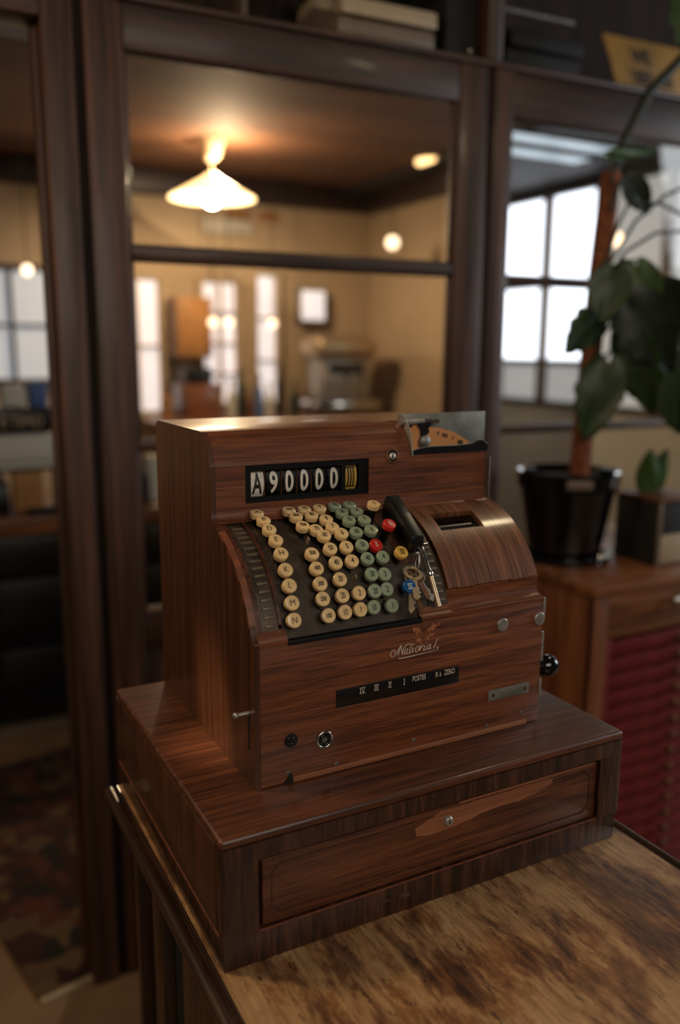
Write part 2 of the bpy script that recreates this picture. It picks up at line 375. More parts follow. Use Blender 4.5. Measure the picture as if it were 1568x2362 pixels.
# ------------------------------------------------------------------ the setting
FZ = -1.0
WXF = Matrix.Translation((0, 1.3, 0)) @ Matrix.Rotation(-0.0378, 4, 'Z')   # partition frame: t along, d away, z up
st = 'structure'
tag(MB().box(-2.4, 4.6, -2.2, 5.2, FZ - 0.05, FZ).build('floor', M['floor']), 'worn tan floor', kind=st)
CZ = 1.75
tag(MB().box(-2.4, 4.6, 1.75, 5.2, CZ, CZ + 0.06).build('ceiling', M['ceil']), 'dark polished wood ceiling of the back room', kind=st)
tag(MB().box(-2.4, 2.98, 4.9, 5.0, FZ, CZ).build('wall_back', M['beige']), 'beige plaster back wall', kind=st)
tag(MB().box(2.98, 3.06, 3.55, 4.9, FZ, CZ).build('wall_right', M['beige']), 'beige plaster side wall of the back room', kind=st)
tag(MB().box(-2.4, -2.3, 1.75, 4.9, FZ, CZ).build('wall_left', M['beige']), 'beige plaster left wall', kind=st)
tag(MB().box(-2.3, 2.98, 4.78, 4.9, 1.60, CZ, 0.02).build('trim_1', M['beam']), 'dark cornice along the back wall', kind=st)
tag(MB().box(2.86, 2.98, 3.55, 4.78, 1.60, CZ, 0.02).build('trim_2', M['beam']), 'dark cornice along the side wall', kind=st)

# daylight side: wall of tall shop windows at x = 3.75
tag(MB().box(2.70, 4.6, 1.36, 5.2, CZ - 0.03, CZ - 0.005).build('ceiling_side', M['grey']), 'grey painted ceiling of the window side', kind=st)
wr = thing('window_3', (3.78, 3.4, FZ), 'tall bright shop window seen through the right glazing', kind=st)
MB().box(3.75, 3.85, 1.0, 5.2, 1.645, CZ - 0.03).build('head_panel', M['grey'], wr)
MB().box(3.75, 3.85, 1.0, 5.2, FZ, 0.27).build('sill_panel', M['offwhite'], wr)
MB().box(3.70, 3.85, 1.0, 5.2, 0.27, 0.30, 0.004).build('sill', M['part'], wr)
ys = [1.10, 1.55, 1.95, 2.35, 2.85, 3.40, 3.88, 4.36, 4.9]
for i, yy in enumerate(ys): MB().box(3.74, 3.80, yy - 0.025, yy + 0.025, 0.30, 1.645, 0.005).build('mullion', M['taupe'], wr)
for zz in (0.56, 1.08): MB().box(3.745, 3.795, 1.10, 4.9, zz - 0.02, zz + 0.02, 0.004).build('transom', M['taupe'], wr)
for i in range(len(ys) - 1):
    for z0, z1 in ((0.30, 0.54), (0.58, 1.06), (1.10, 1.645)):
        MB().box(3.80, 3.805, ys[i] + 0.025, ys[i + 1] - 0.025, z0, z1).build('pane', M['daylight'] if i >= 5 and z0 > 0.5 else M['daylight_soft'], wr)
tag(MB().box(3.06, 3.75, 4.90, 4.98, FZ, CZ - 0.03).build('wall_alcove', M['offwhite']), 'pale end wall of the window alcove', kind=st)

# ---- the glazed partition
w1 = thing('window_1', tuple(WXF @ Vector((0.70, 0, FZ))), 'dark wood glazed partition bay behind the cash register', kind=st)
def pbox(name, parent, t0, t1, d0, d1, z0, z1, b=0.004, m='part', label=None):
    return MB().box(t0, t1, d0, d1, z0, z1, b).build(name, M[m], parent, WXF, label=label)
pbox('stile', w1, 0.178, 0.262, -0.022, 0.03, FZ, 1.386, 0.006)
pbox('stile', w1, 1.143, 1.236, -0.022, 0.03, FZ, 1.386, 0.006)
pbox('rail', w1, 0.262, 1.143, -0.020, 0.03, 1.288, 1.386, 0.006, 'part_x')
pbox('rail', w1, 0.262, 1.143, -0.018, 0.028, 0.840, 0.879, 0.008, 'part_x')
pbox('rail', w1, 0.262, 1.143, -0.018, 0.028, 0.398, 0.428, 0.008, 'part_x')
pbox('rail', w1, 0.262, 1.143, -0.020, 0.03, -0.10, 0.0, 0.006, 'part_x')
pbox('rail', w1, 0.262, 1.143, -0.020, 0.03, FZ, -0.86, 0.006, 'part_x')
pbox('panel', w1, 0.262, 1.143, 0.0, 0.018, -0.86, -0.10, 0.002)
for z0, z1 in ((0.879, 1.288), (0.428, 0.840), (0.0, 0.398)): pbox('glass_pane', w1, 0.262, 1.143, 0.004, 0.008, z0, z1, 0, 'glass')
for z0, z1 in ((0.879, 1.288), (0.428, 0.840), (0.0, 0.398)):
    for t0, t1 in ((0.262, 0.272), (1.133, 1.143)): pbox('glazing_bead', w1, t0, t1, -0.010, 0.004, z0, z1, 0.003)
w2 = thing('window_2', tuple(WXF @ Vector((1.9, 0, FZ))), 'dark wood glazed partition bay behind the potted plant', kind=st)
pbox('stile', w2, 1.254, 1.320, -0.022, 0.03, FZ, 1.386, 0.006)
pbox('stile', w2, 2.55, 2.65, -0.022, 0.03, FZ, 1.386, 0.006)
pbox('rail', w2, 1.32, 2.55, -0.020, 0.03, 1.266, 1.386, 0.006, 'part_x')
pbox('rail', w2, 1.32, 2.55, -0.018, 0.028, 0.826, 0.854, 0.006, 'part_x')
pbox('rail', w2, 1.32, 2.55, -0.018, 0.028, 0.398, 0.422, 0.006, 'part_x')
pbox('rail', w2, 1.32, 2.55, -0.020, 0.03, -0.10, 0.0, 0.006, 'part_x')
pbox('panel', w2, 1.32, 2.55, 0.0, 0.018, FZ, -0.10, 0.002)
for z0, z1 in ((0.854, 1.266), (0.422, 0.826), (0.0, 0.398)): pbox('glass_pane', w2, 1.32, 2.55, 0.004, 0.008, z0, z1, 0, 'glass')
pbox('joint_strip', w1, 1.236, 1.254, -0.008, 0.02, FZ, 1.386, 0.002, 'dark_wood')
# doorway on the left
d1 = thing('door_1', tuple(WXF @ Vector((-0.35, 0, FZ))), 'open doorway with moulded dark wood frame at the left edge', kind=st)
pbox('jamb', d1, 0.090, 0.156, -0.030, 0.08, FZ, 1.386, 0.008)
pbox('jamb_groove', d1, 0.156, 0.178, -0.010, 0.06, FZ, 1.386, 0.003, 'dark_wood')
pbox('door_stop', d1, 0.078, 0.090, 0.02, 0.08, FZ, 1.386, 0.003)
pbox('jamb', d1, -0.95, -0.86, -0.030, 0.08, FZ, 1.386, 0.008)
pbox('head', d1, -0.86, 0.09, -0.030, 0.08, 1.325, 1.386, 0.008, 'part_x')
# shelf above and dark wall behind it
tag(pbox('trim_3', None, -1.2, 2.8, -0.03, 0.34, 1.386, 1.400, 0.004, 'part_x'), 'dark wood shelf running along the top of the partition', kind=st)
tag(pbox('wall_upper', None, -1.2, 2.8, 0.34, 0.38, 1.400, 2.4, 0, 'dark_wood'), 'dark wood wall above the partition', kind=st)
tag(pbox('trim_4', None, 1.222, 1.268, -0.03, 0.34, 1.400, 2.4, 0.004, 'part'), 'dark upright dividing the top shelf', kind=st)
tag(pbox('trim_5', None, 0.640, 0.650, 0.25, 0.34, 1.400, 2.4, 0.002, 'taupe'), 'thin pale upright strip on the top shelf', kind=st)

# ------------------------------------------------------------------ table
tb = thing('work_table', (0.285, 0.0, FZ), 'narrow worn wooden table with moulded edge under the cash register', 'table')
MB().box(-0.002, 0.576, -0.50, 0.446, -0.026, 0.0, 0.001).build('tabletop', M['table'], tb, label='scuffed yellow-brown table top with dark worn patches')
def moulding(x0, sgn):
    pr = [(-0.004, -0.0008), (0.0, -0.0008), (0.0030, -0.0002), (0.0042, -0.0012), (0.0050, -0.0042), (0.0066, -0.0046)] + [(0.0138 + 0.0088 * math.sin(a), -0.0088 + 0.0088 * math.cos(a)) for a in [R(-55 + 15 * k) for k in range(17)]] + [(0.008, -0.020), (0.004, -0.026), (-0.004, -0.034)]
    return [(x0 + sgn * p[0], p[1]) for p in pr]
MB().prism(moulding(-0.001, -1), -0.50, 0.446, 'Y').build('edge_moulding', M['table_mould'], tb)
MB().prism(moulding(0.575, 1), -0.50, 0.446, 'Y').build('edge_moulding', M['table_mould'], tb)
MB().box(-0.004, 0.012, -0.46, 0.135, FZ + 0.06, -0.026, 0.002).build('side_panel', M['table_side'], tb)
MB().box(0.008, 0.012, 0.135, 0.225, FZ + 0.06, -0.026, 0.001).build('recess_panel', M['dull_black'], tb)
MB().box(0.562, 0.578, -0.46, 0.42, FZ + 0.06, -0.026, 0.002).build('side_panel', M['table_side'], tb)
MB().box(0.01, 0.565, 0.40, 0.42, FZ + 0.06, -0.026, 0.002).build('back_panel', M['table_side'], tb)
MB().box(0.01, 0.565, -0.46, -0.44, FZ + 0.06, -0.026, 0.002).build('front_panel', M['table_side'], tb)
for x0, y0 in ((-0.006, 0.21), (0.545, 0.38), (-0.006, -0.47), (0.545, -0.47)):
    MB().box(x0, x0 + 0.036, y0, y0 + 0.05, FZ, -0.026, 0.004).build('leg', M['table_side'], tb)

# ------------------------------------------------------------------ cash register
RX = (0.28, 0.22, 0.0)
cr = thing('cash_register', RX, 'vintage wood-cased cash register with round cream and green keys on the table', 'cash register')
BW, BD, BH = 0.56, 0.443, 0.1534
# --- drawer base
MB().box(0, BW, 0, BD, BH - 0.012, BH, 0.0045, 3).build('base_top', M['base_x'], cr)
MB().box(0.0, BW, 0.0, 0.02, 0.1225, BH - 0.011, 0.004, 2, lambda a, b: abs(a.z - b.z) > 0.01).build('base_rail', M['rail_z'], cr)
MB().box(0.0, 0.0415, 0.0, 0.02, 0.0375, 0.1225, 0.004, 2, lambda a, b: abs(a.z - b.z) > 0.01 and a.x < 0.01).build('base_stile', M['rail_z'], cr)
MB().box(0.5215, BW, 0.0, 0.02, 0.0375, 0.1225, 0.004, 2, lambda a, b: abs(a.z - b.z) > 0.01 and a.x > 0.55).build('base_stile', M['rail_z'], cr)
MB().box(0.0, 0.012, 0.018, BD, 0.0405, BH - 0.011, 0.001).build('base_side', M['reg_z'], cr)
MB().box(BW - 0.012, BW, 0.018, BD, 0.0405, BH - 0.011, 0.001).build('base_side', M['reg_z'], cr)
MB().box(0.01, BW - 0.01, BD - 0.012, BD, 0.03, BH - 0.011, 0.001).build('base_back', M['reg_x'], cr)
MB().box(0.0025, 0.5565, 0.0025, BD - 0.003, 0.0, 0.0375, 0.0015).build('plinth', M['rail_z'], cr)
MB().box(-0.0006, 0.0015, 0.01, BD - 0.002, 0.0375, 0.0415, 0.0006).build('bead', M['bare_edge'], cr)
MB().box(0.003, 0.557, 0.0014, 0.004, 0.0368, 0.0380, 0.0004).build('bead', M['bare_edge'], cr)
# drawer, sitting a little inside its opening
dr = MB().box(0.0472, 0.5192, 0.004, 0.030, 0.0400, 0.1180, 0.002).build('drawer', M['base_x'], cr)
MB().box(0.0415, 0.5215, 0.0205, 0.023, 0.0375, 0.1225).build('drawer_shadow_gap', M['dull_black'], dr)
def ring_strip(x0, x1, z0, z1, wd, y, c):
    mb = MB()
    pts = [(x0 + c, z0), (x1 - c, z0), (x1, z0 + c), (x1, z1 - c), (x1 - c, z1), (x0 + c, z1), (x0, z1 - c), (x0, z0 + c)]
    cx, cz = (x0 + x1) / 2, (z0 + z1) / 2
    inn = [(p[0] + (wd if p[0] < cx else -wd), p[1] + (wd if p[1] < cz else -wd)) for p in pts]
    for i in range(8):
        a, b, c2, d2 = pts[i], pts[(i + 1) % 8], inn[(i + 1) % 8], inn[i]
        mb.prism([a, b, c2, d2], y, y + 0.001, 'Y')
    return mb
ring_strip(0.057, 0.508, 0.0505, 0.1105, 0.0016, 0.0036, 0.010).build('inlay_line', M['rail_z'], dr)
patch = [(0.237, 0.1012), (0.2607, 0.1083), (0.2726, 0.1135), (0.3162, 0.1132), (0.345, 0.1140), (0.3749, 0.1136), (0.41, 0.1142), (0.4439, 0.1139), (0.4413, 0.1057), (0.42, 0.1002), (0.3896, 0.0964), (0.36, 0.0966), (0.33, 0.0945), (0.315, 0.0912), (0.2984, 0.0895), (0.28, 0.0885), (0.2614, 0.0871), (0.2402, 0.0899)]
jag = []
for i, p in enumerate(patch):
    q = patch[(i + 1) % len(patch)]
    for k in range(4): jag.append((p[0] + (q[0] - p[0]) * k / 4 + random.uniform(-.0008, .0008), p[1] + (q[1] - p[1]) * k / 4 + random.uniform(-.0006, .0006)))
MB().prism(jag, 0.0034, 0.005, 'Y').build('bare_patch', M['bare'], dr, smooth=False, label='bare orange-brown patch where the veneer is gone')
MB().box(0.30, 0.515, 0.0036, 0.005, 0.1153, 0.1182, 0.0008).build('bare_patch', M['bare'], dr)
MY = Matrix.Rotation(R(90), 4, 'X')     # local +Z -> -Y
def onfront(x, y, z): return Matrix.Translation((x, y, z)) @ MY
lk = MB().lathe([(0.0001, 0.004), (0.0045, 0.0038), (0.0062, 0.0022), (0.0068, 0.0)][::-1], 28, onfront(0.2837, 0.0036, 0.0985)).build('keyhole_plate', M['steel'], dr)
MB().box(0.2829, 0.2845, -0.0008, 0.0006, 0.0958, 0.1008, 0.0003).build('keyhole', M['dull_black'], dr)
text_mb('Nat', 0.0085, 0.0, 1.1).xf(onfront(0.226, 0.0021, 0.021)).build('faded_lettering', M['faint'], cr, smooth=False)
text_mb('m', 0.0075, 0.0, 1.5).xf(onfront(0.200, 0.0021, 0.0215)).build('faded_lettering', M['faint'], cr, smooth=False)

# --- body: profile (y, z)
CY, CZR, RAD = 0.2282, 0.2906, 0.1487
def ap(a, r): return (CY - r * math.cos(R(a)), CZR + r * math.sin(R(a)))
X0, X1, YF, ZP, ZT = 0.0711, 0.4793, 0.0776, 0.3265, 0.5452
shoulder = [(0.2084, 0.5045), (0.2086, 0.5065), (0.2092, 0.5085), (0.2101, 0.5105), (0.2112, 0.5125), (0.2190, 0.5270), (0.2225, 0.5330), (0.2270, 0.5385), (0.2335, 0.5428), (0.2420, ZT)]
backtop = [(0.4215, ZT), (0.4300, 0.5425), (0.4340, 0.5365), (0.4355, 0.5290)]
concave = [(0.2084, 0.452), (0.2078, 0.447), (0.2060, 0.4425), (0.2020, 0.4390)]
lower = [ap(a, RAD) for a in range(78, 19, -4)] + [(0.0900, 0.3440), (0.0872, 0.3370), (0.0835, 0.3310), (0.0795, ZP), (YF + 0.0002, 0.3255)]
prof = [(0.4355, BH), ] + [(0.4355, 0.5290)] + backtop[::-1][1:] + shoulder[::-1] + concave + lower + [(YF + 0.0002, BH)]
MB().prism(prof, X0, X0 + 0.0065, 'X').build('side_panel', M['reg_z'], cr, ang=30)
hoodlow = [ap(a, RAD + 0.001) for a in range(80, 26, -4)] + [(0.0955, 0.345), (0.0945, 0.337), (0.0925, 0.331), (0.0905, ZP), (YF, ZP)]
hoodlow = [ap(a, RAD - 0.0015) for a in range(80, 26, -4)] + [(0.0970, 0.345), (0.0960, 0.337), (0.0940, 0.331), (0.0920, ZP - 0.001), (YF + 0.002, ZP - 0.001)]
prof_r = [(0.4355, BH), (0.4355, 0.5290)] + backtop[::-1][1:] + [(0.30, ZT), (0.30, 0.505), (0.2084, 0.505)] + concave + hoodlow + [(YF + 0.002, BH)]
MB().prism(prof_r, X1 - 0.005, X1 - 0.0002, 'X').build('side_panel', M['reg_z'], cr, ang=30)
# worn edge of the left side where it borders the ribbed strip
mb = MB()
edge = [ap(a, RAD + 0.0006) for a in range(72, 20, -3)]
for i in range(len(edge) - 1):
    wd = 0.0026 + 0.0016 * math.sin(i * 1.7)
    p, q = edge[i], edge[i + 1]
    mb.add([(X0 - 0.0004, p[0], p[1]), (X0 - 0.0004, q[0], q[1]), (X0 - 0.0004, q[0] + wd * .9, q[1] - wd), (X0 - 0.0004, p[0] + wd * .9, p[1] - wd),
            (X0 + 0.0070, p[0] - .0004, p[1] + .0004), (X0 + 0.0070, q[0] - .0004, q[1] + .0004), (X0 + 0.0070, q[0] + wd, q[1] - wd), (X0 + 0.0070, p[0] + wd, p[1] - wd)],
           [(0, 1, 2, 3), (0, 4, 5, 1), (4, 7, 6, 5), (3, 2, 6, 7)])
mb.build('worn_edge', M['bare_edge'], cr, label='chipped orange-brown edge of the side panel')
# upper case with indicator window opening
WX0, WX1, WZ0, WZ1 = 0.1154, 0.2878, 0.4583, 0.5050
XC = 0.3524
topprof = [(0.4355, 0.44), (0.4355, 0.5290)] + backtop[::-1][1:] + shoulder[::-1]
full = topprof + concave + [(0.20, 0.4375), (0.215, 0.43)]
uc = MB()
uc.prism(full, X0 + 0.0065, WX0, 'X'); uc.prism(full, WX1, XC, 'X')
uc.prism([(0.4355, WZ1), (0.4355, 0.5290)] + backtop[::-1][1:] + shoulder[::-1][:-1] + [(0.2084, WZ1)], WX0, WX1, 'X')
uc.prism([(0.30, WZ0), (0.2084, WZ0)] + concave + [(0.20, 0.4375), (0.215, 0.43), (0.30, 0.43)], WX0, WX1, 'X')
uc.prism([(0.4355, 0.44), (0.4355, 0.5290)] + backtop[::-1][1:] + [(0.285, ZT), (0.285, 0.44)], XC, X1 - 0.005, 'X')
uc.prism([(0.225, 0.505), (0.2084, 0.505)] + concave + [(0.20, 0.4375), (0.225, 0.43)], XC, X1 - 0.005, 'X')
uc.build('upper_case', M['reg_x'], cr, ang=30)
# indicator: recessed black bezel, drums and figures
bz = MB()
bz.box(WX0, WX1, 0.2105, 0.214, WZ0, 0.4655).box(WX0, WX1, 0.2105, 0.214, 0.4975, WZ1).box(WX0, 0.1235, 0.2105, 0.214, 0.4655, 0.4975).box(0.2745, WX1, 0.2105, 0.214, 0.4655, 0.4975).box(0.2485, 0.2545, 0.2105, 0.214, 0.4655, 0.4975)
bzo = bz.build('indicator_bezel', M['black'], cr)
MB().box(WX0, WX1, 0.24, 0.245, WZ0, WZ1).build('indicator_back', M['dull_black'], cr)
DR_R, DR_Y, DR_Z = 0.030, 0.2435, 0.4812
def drum(x0, x1, m): 
    mt = Matrix.Translation((x0, DR_Y, DR_Z)) @ Matrix.Rotation(R(90), 4, 'Y')
    return MB().lathe([(DR_R, 0), (DR_R, x1 - x0)], 48, mt).build('figure_drum', m, cr)
def on_drum(mb, xc, e=0.00035):
    bm = bmesh.new(); bv = [bm.verts.new(p) for p in mb.v]
    for f in mb.f:
        try: bm.faces.new([bv[i] for i in f])
        except ValueError: pass
    bmesh.ops.triangulate(bm, faces=bm.faces); bmesh.ops.subdivide_edges(bm, edges=bm.edges, cuts=3, use_grid_fill=True)
    mb.v = []; mb.f = []; mb.frombm(bm)
    vs = []
    for x, y, z in mb.v:
        zz = y; vs.append((xc + x, DR_Y - math.sqrt(max(0, (DR_R + e) ** 2 - zz * zz)), DR_Z + zz))
    mb.v = vs; return mb
xs = [(0.1245, 0.1420), (0.1455, 0.1645), (0.1672, 0.1855), (0.1878, 0.2062), (0.2094, 0.2268), (0.2302, 0.2480)]
for i, (ch, (a, b)) in enumerate(zip('A90000', xs)):
    d = drum(a, b, M['white'] if ch == 'A' else M['black'])
    if ch == 'A':
        on_drum(text_mb('A', 0.036, 0.0008, 0.50), (a + b) / 2).build('figure', M['ink'], d, smooth=False)
    else:
        t = text_mb(ch, 0.0375, 0.0009, 0.62); on_drum(t, (a + b) / 2).build('figure', M['white'], d, smooth=False)
    MB().box(b + 0.0006, b + 0.0014, 0.2135, 0.235, 0.464, 0.499).build('drum_divider', M['rust'] if i in (0, 1, 2, 3) else M['black'], cr)
d = drum(0.2555, 0.2725, M['drumyellow'])
on_drum(roman_mb('III', 0.0265, 0.0023, 0.0016, 0.0016), 0.264).build('figure', M['ink'], d, smooth=False)
# lock on the shoulder
nrm = Matrix.Translation((0.3238, 0.2092, 0.5056)) @ Matrix.Rotation(R(82), 4, 'X')
l1 = MB().torus(0.0088, 0.0015, nrm).build('lock_ring', M['rust'], cr)
MB().lathe([(0.0084, -0.001), (0.0084, 0.0004)], 24, nrm).build('lock_well', M['black'], l1)
MB().lathe([(0.0046, 0.0), (0.0046, 0.0010), (0.0042, 0.0013)], 24, nrm).build('lock_barrel', M['steel'], l1)
MB().box(-0.0008, 0.0008, -0.003, 0.003, 0.0011, 0.0016).xf(nrm).build('keyhole', M['dull_black'], l1)
# open ticket tray at the top right
tw = []
for i in range(15):
    t = i / 14.0; x = XC + 0.002 + t * (X1 + 0.001 - XC - 0.002)
    tw.append((x, 0.5105 + 0.0055 * (1 - math.exp(-t * 6)) + 0.0008 * math.sin(t * 9) + (0.004 if t > 0.85 else 0.0) - 0.006 * max(0, t - 0.93) * 14))
poly = tw + [(X1 + 0.001, 0.5045), (XC + 0.002, 0.5045)]
tr = MB().prism(poly, 0.2095, 0.2110, 'Y').build('ticket_tray_lip', M['black'], cr)
mb = MB(); mb.tube([(x, 0.2100, z) for x, z in tw], 0.0007, 6); mb.build('lip_edge', M['steel_dull'], tr)
MB().box(XC, X1 - 0.005, 0.2110, 0.285, 0.495, 0.505).build('ticket_tray', M['dull_black'], cr)
MB().box(XC + 0.003, 0.5010, 0.2445, 0.2458, 0.5055, 0.5575, 0.0005).build('back_plate', M['steel_dull'], cr)
fl = [(0.2458, 0.5575), (0.2400, 0.5578), (0.2300, 0.5545), (0.2200, 0.5465), (0.2130, 0.5340), (0.2090, 0.5200), (0.2068, 0.5040), (0.2458, 0.5040)]
MB().prism(fl, XC + 0.001, XC + 0.0024, 'X').build('side_flange', M['steel'], cr)
rd = MB().tube([(XC - 0.004, 0.232, 0.5475), (XC + 0.034, 0.232, 0.5475)], 0.0042, 16).build('clamp_rod', M['steel'], cr)
MB().tube([(XC + 0.033, 0.232, 0.5475), (XC + 0.058, 0.232, 0.5475)], 0.0036, 16).build('clamp_sleeve', M['chrome'], rd)
MB().prism([(0.374, 0.5455), (0.398, 0.5455), (0.392, 0.537), (0.389, 0.524), (0.381, 0.524), (0.380, 0.537)], 0.2275, 0.2295, 'Y').build('clamp_arm', M['black'], rd)
MB().lathe([(0.0085, 0.0), (0.0085, 0.003), (0.006, 0.0052), (0.0001, 0.006)], 24, onfront(0.3855, 0.2275, 0.5205)).build('clamp_knob', M['steel_dull'], rd)
pa = MB().prism([(0.357, 0.506), (0.357, 0.532), (0.372, 0.543), (0.392, 0.540), (0.412, 0.538), (0.440, 0.530), (0.462, 0.518), (0.470, 0.509)], 0.2330, 0.2336, 'Y').build('ticket_paper', M['paper'], cr, label='orange printed paper in the ticket holder')
for s, x, z, rot in (('II', 0.3955, 0.5330, -10), ('x', 0.4120, 0.5305, -10), ('FOI', 0.4230, 0.5265, -12), ('I', 0.4370, 0.5225, -12), ('EEE', 0.4500, 0.5160, -10)):
    text_mb(s, 0.0065, 0.0005, 0.9).xf(Matrix.Translation((x, 0.2326, z)) @ MY @ Matrix.Rotation(R(rot), 4, 'Z')).build('print', M['ink'], pa, smooth=False)
MB().box(X1 + 0.0004, X1 + 0.0022, 0.203, 0.212, 0.437, 0.497, 0.0006).build('edge_strip', M['steel_dull'], cr)

# --- keyboard
def shell(mb, x0, x1, a0, a1, r0, r1, step=3.0):
    n = max(2, int(abs(a1 - a0) / step)); aa = [a0 + (a1 - a0) * i / n for i in range(n + 1)]
    return mb.prism([ap(a, r1) for a in aa] + [ap(a, r0) for a in aa[::-1]], x0, x1, 'X')
kp = shell(MB(), 0.1095, 0.3060, 9.5, 84, 0.115, RAD - 0.0030).build('key_plate', M['plate'], cr, ang=25)
MB().prism([(YF + 0.004, 0.3262), (YF - 0.0006, 0.3250), (YF - 0.0014, 0.3225), (YF - 0.0014, 0.3200), (YF + 0.006, 0.3190)], 0.1118, 0.2890, 'X').build('plate_lip', M['black'], kp)
shell(MB(), 0.0845, 0.1055, 15.5, 84, 0.115, RAD - 0.0022).build('ribbed_strip', M['ribbed'], cr, ang=25)
shell(MB(), 0.1052, 0.1092, 20, 79, 0.130, RAD + 0.0008).build('divider', M['reg_y'], cr, ang=25)
shell(MB(), 0.0776, 0.0846, 15, 84, 0.125, RAD + 0.0002).build('rim', M['reg_y'], cr, ang=25)
shell(MB(), 0.2800, 0.3065, 40, 84, 0.130, RAD - 0.0018).build('divider', M['reg_y'], cr, ang=25)
shell(MB(), 0.3065, 0.3340, 15.5, 84, 0.115, RAD - 0.0022).build('ribbed_strip', M['ribbed'], cr, ang=25)
rib = MB().box(-0.0066, 0.0066, -0.0016, 0.0016, -0.001, 0.0022, 0.0007, 2).mesh('rib', M['ribtop'])
def arc_frame(x, a, r):
    ca, sa = math.cos(R(a)), math.sin(R(a))
    y, z = ap(a, r)
    return Matrix(((1, 0, 0, x), (0, sa, -ca, y), (0, ca, sa, z), (0, 0, 0, 1)))
for k in range(15):
    inst('rib', rib, cr, arc_frame(0.0965, 20 + k * 3.85, RAD - 0.0022))
    if k < 13: inst('rib', rib, cr, arc_frame(0.3225, 20 + k * 3.85, RAD - 0.0022))
# slots in the plate
slot = MB().box(-0.0022, 0.0022, -0.0085, 0.0085, -0.0004, 0.0003).mesh('slot', M['dull_black'])
KEYS = {'L': [('A', 0.1234, 77.2), ('B', 0.1243, 70.4), ('D', 0.1239, 63.5), ('E', 0.1251, 56.7), ('H', 0.1241, 49.4), ('K', 0.1229, 41.7), ('L', 0.1219, 34.8), ('M', 0.1202, 27.7), ('N', 0.1189, 20.8)],
'H': [('900', 0.166, 77.1), ('800', 0.1677, 71.1), ('700', 0.1678, 63.7), ('500', 0.1618, 47.7), ('400', 0.1611, 40.6), ('300', 0.1599, 33.8), ('200', 0.1585, 27.5), ('100', 0.1617, 20.6)],
'T': [('90', 0.1867, 76.9), ('80', 0.1883, 70.7), ('70', 0.1819, 60.5), ('60', 0.1874, 56.4), ('50', 0.1872, 49.1), ('40', 0.1871, 42.0), ('30', 0.1859, 34.6), ('20', 0.1837, 27.7), ('10', 0.1832, 20.9)],
'O': [('9', 0.2073, 76.7), ('8', 0.2029, 66.7), ('7', 0.2042, 60.9), ('6', 0.2112, 56.5), ('5', 0.2088, 49.0), ('4', 0.2086, 42.0), ('2', 0.2057, 27.8), ('1', 0.2033, 21.0)],
'GT': [('90', 0.2302, 77.7), ('80', 0.2306, 70.7), ('70', 0.2315, 64.2), ('60', 0.231, 56.4), ('50', 0.2302, 49.0), ('40', 0.2298, 42.2), ('30', 0.2284, 34.9), ('20', 0.2267, 27.6), ('10', 0.2212, 21.1)],
'GO': [('9', 0.2506, 77.2), ('8', 0.2515, 70.6), ('7', 0.2524, 63.6), ('6', 0.2525, 56.7), ('5', 0.2485, 48.2), ('4', 0.251, 42.0), ('3', 0.2454, 34.2), ('2', 0.2432, 27.7), ('1', 0.2458, 20.6)],
'R': [('I', 0.2704, 68.5), ('II', 0.2723, 55.2), ('III', 0.2759, 42.5), ('IV', 0.2715, 27.2)]}
KR = 0.0086
capprof = [(KR * .80, -0.0075), (KR * .95, -0.0070), (KR * .97, -0.0042), (KR * .90, -0.0040), (KR * .90, -0.0036), (KR * 1.0, -0.0033), (KR * 1.0, -0.0008), (KR * .93, 0.0), (KR * .6, 0.0003), (0.0001, 0.0004)]
capm = {k: MB().lathe(capprof, 28).mesh('key_cap_' + k, M[k]) for k in ('cream', 'green', 'redkey', 'yellowkey', 'bluekey')}
stemm = MB().box(-0.0028, 0.0028, -0.0042, 0.0042, -0.022, -0.007, 0.0004, 1).mesh('key_stem', M['black'])
stemt = MB().box(-0.0028, 0.0028, -0.0042, 0.0042, -0.036, -0.007, 0.0004, 1).mesh('key_stem_tall', M['black'])
txt = {}
def numeral(s, ink):
    if (s, ink) not in txt:
        if s in ('I', 'II', 'III', 'IV'): mb = roman_mb(s, 0.0068, 0.0009, 0.0010, 0.0007)
        elif len(s) == 3: mb = text_mb(s, 0.0074, 0.00022, 0.66)
        elif len(s) == 2: mb = text_mb(s, 0.0100, 0.00016, 0.58)
        else: mb = text_mb(s, 0.0102, 0.00014 if s.isdigit() else 0.0, 0.66 if s.isdigit() else 0.92)
        txt[(s, ink)] = mb.mesh('numeral_' + s, M[ink], smooth=False)
    return txt[(s, ink)]
OFF = {'I': .027, 'II': .027, 'III': .019, 'IV': .020}
nom = {'L': None, 'R': None}
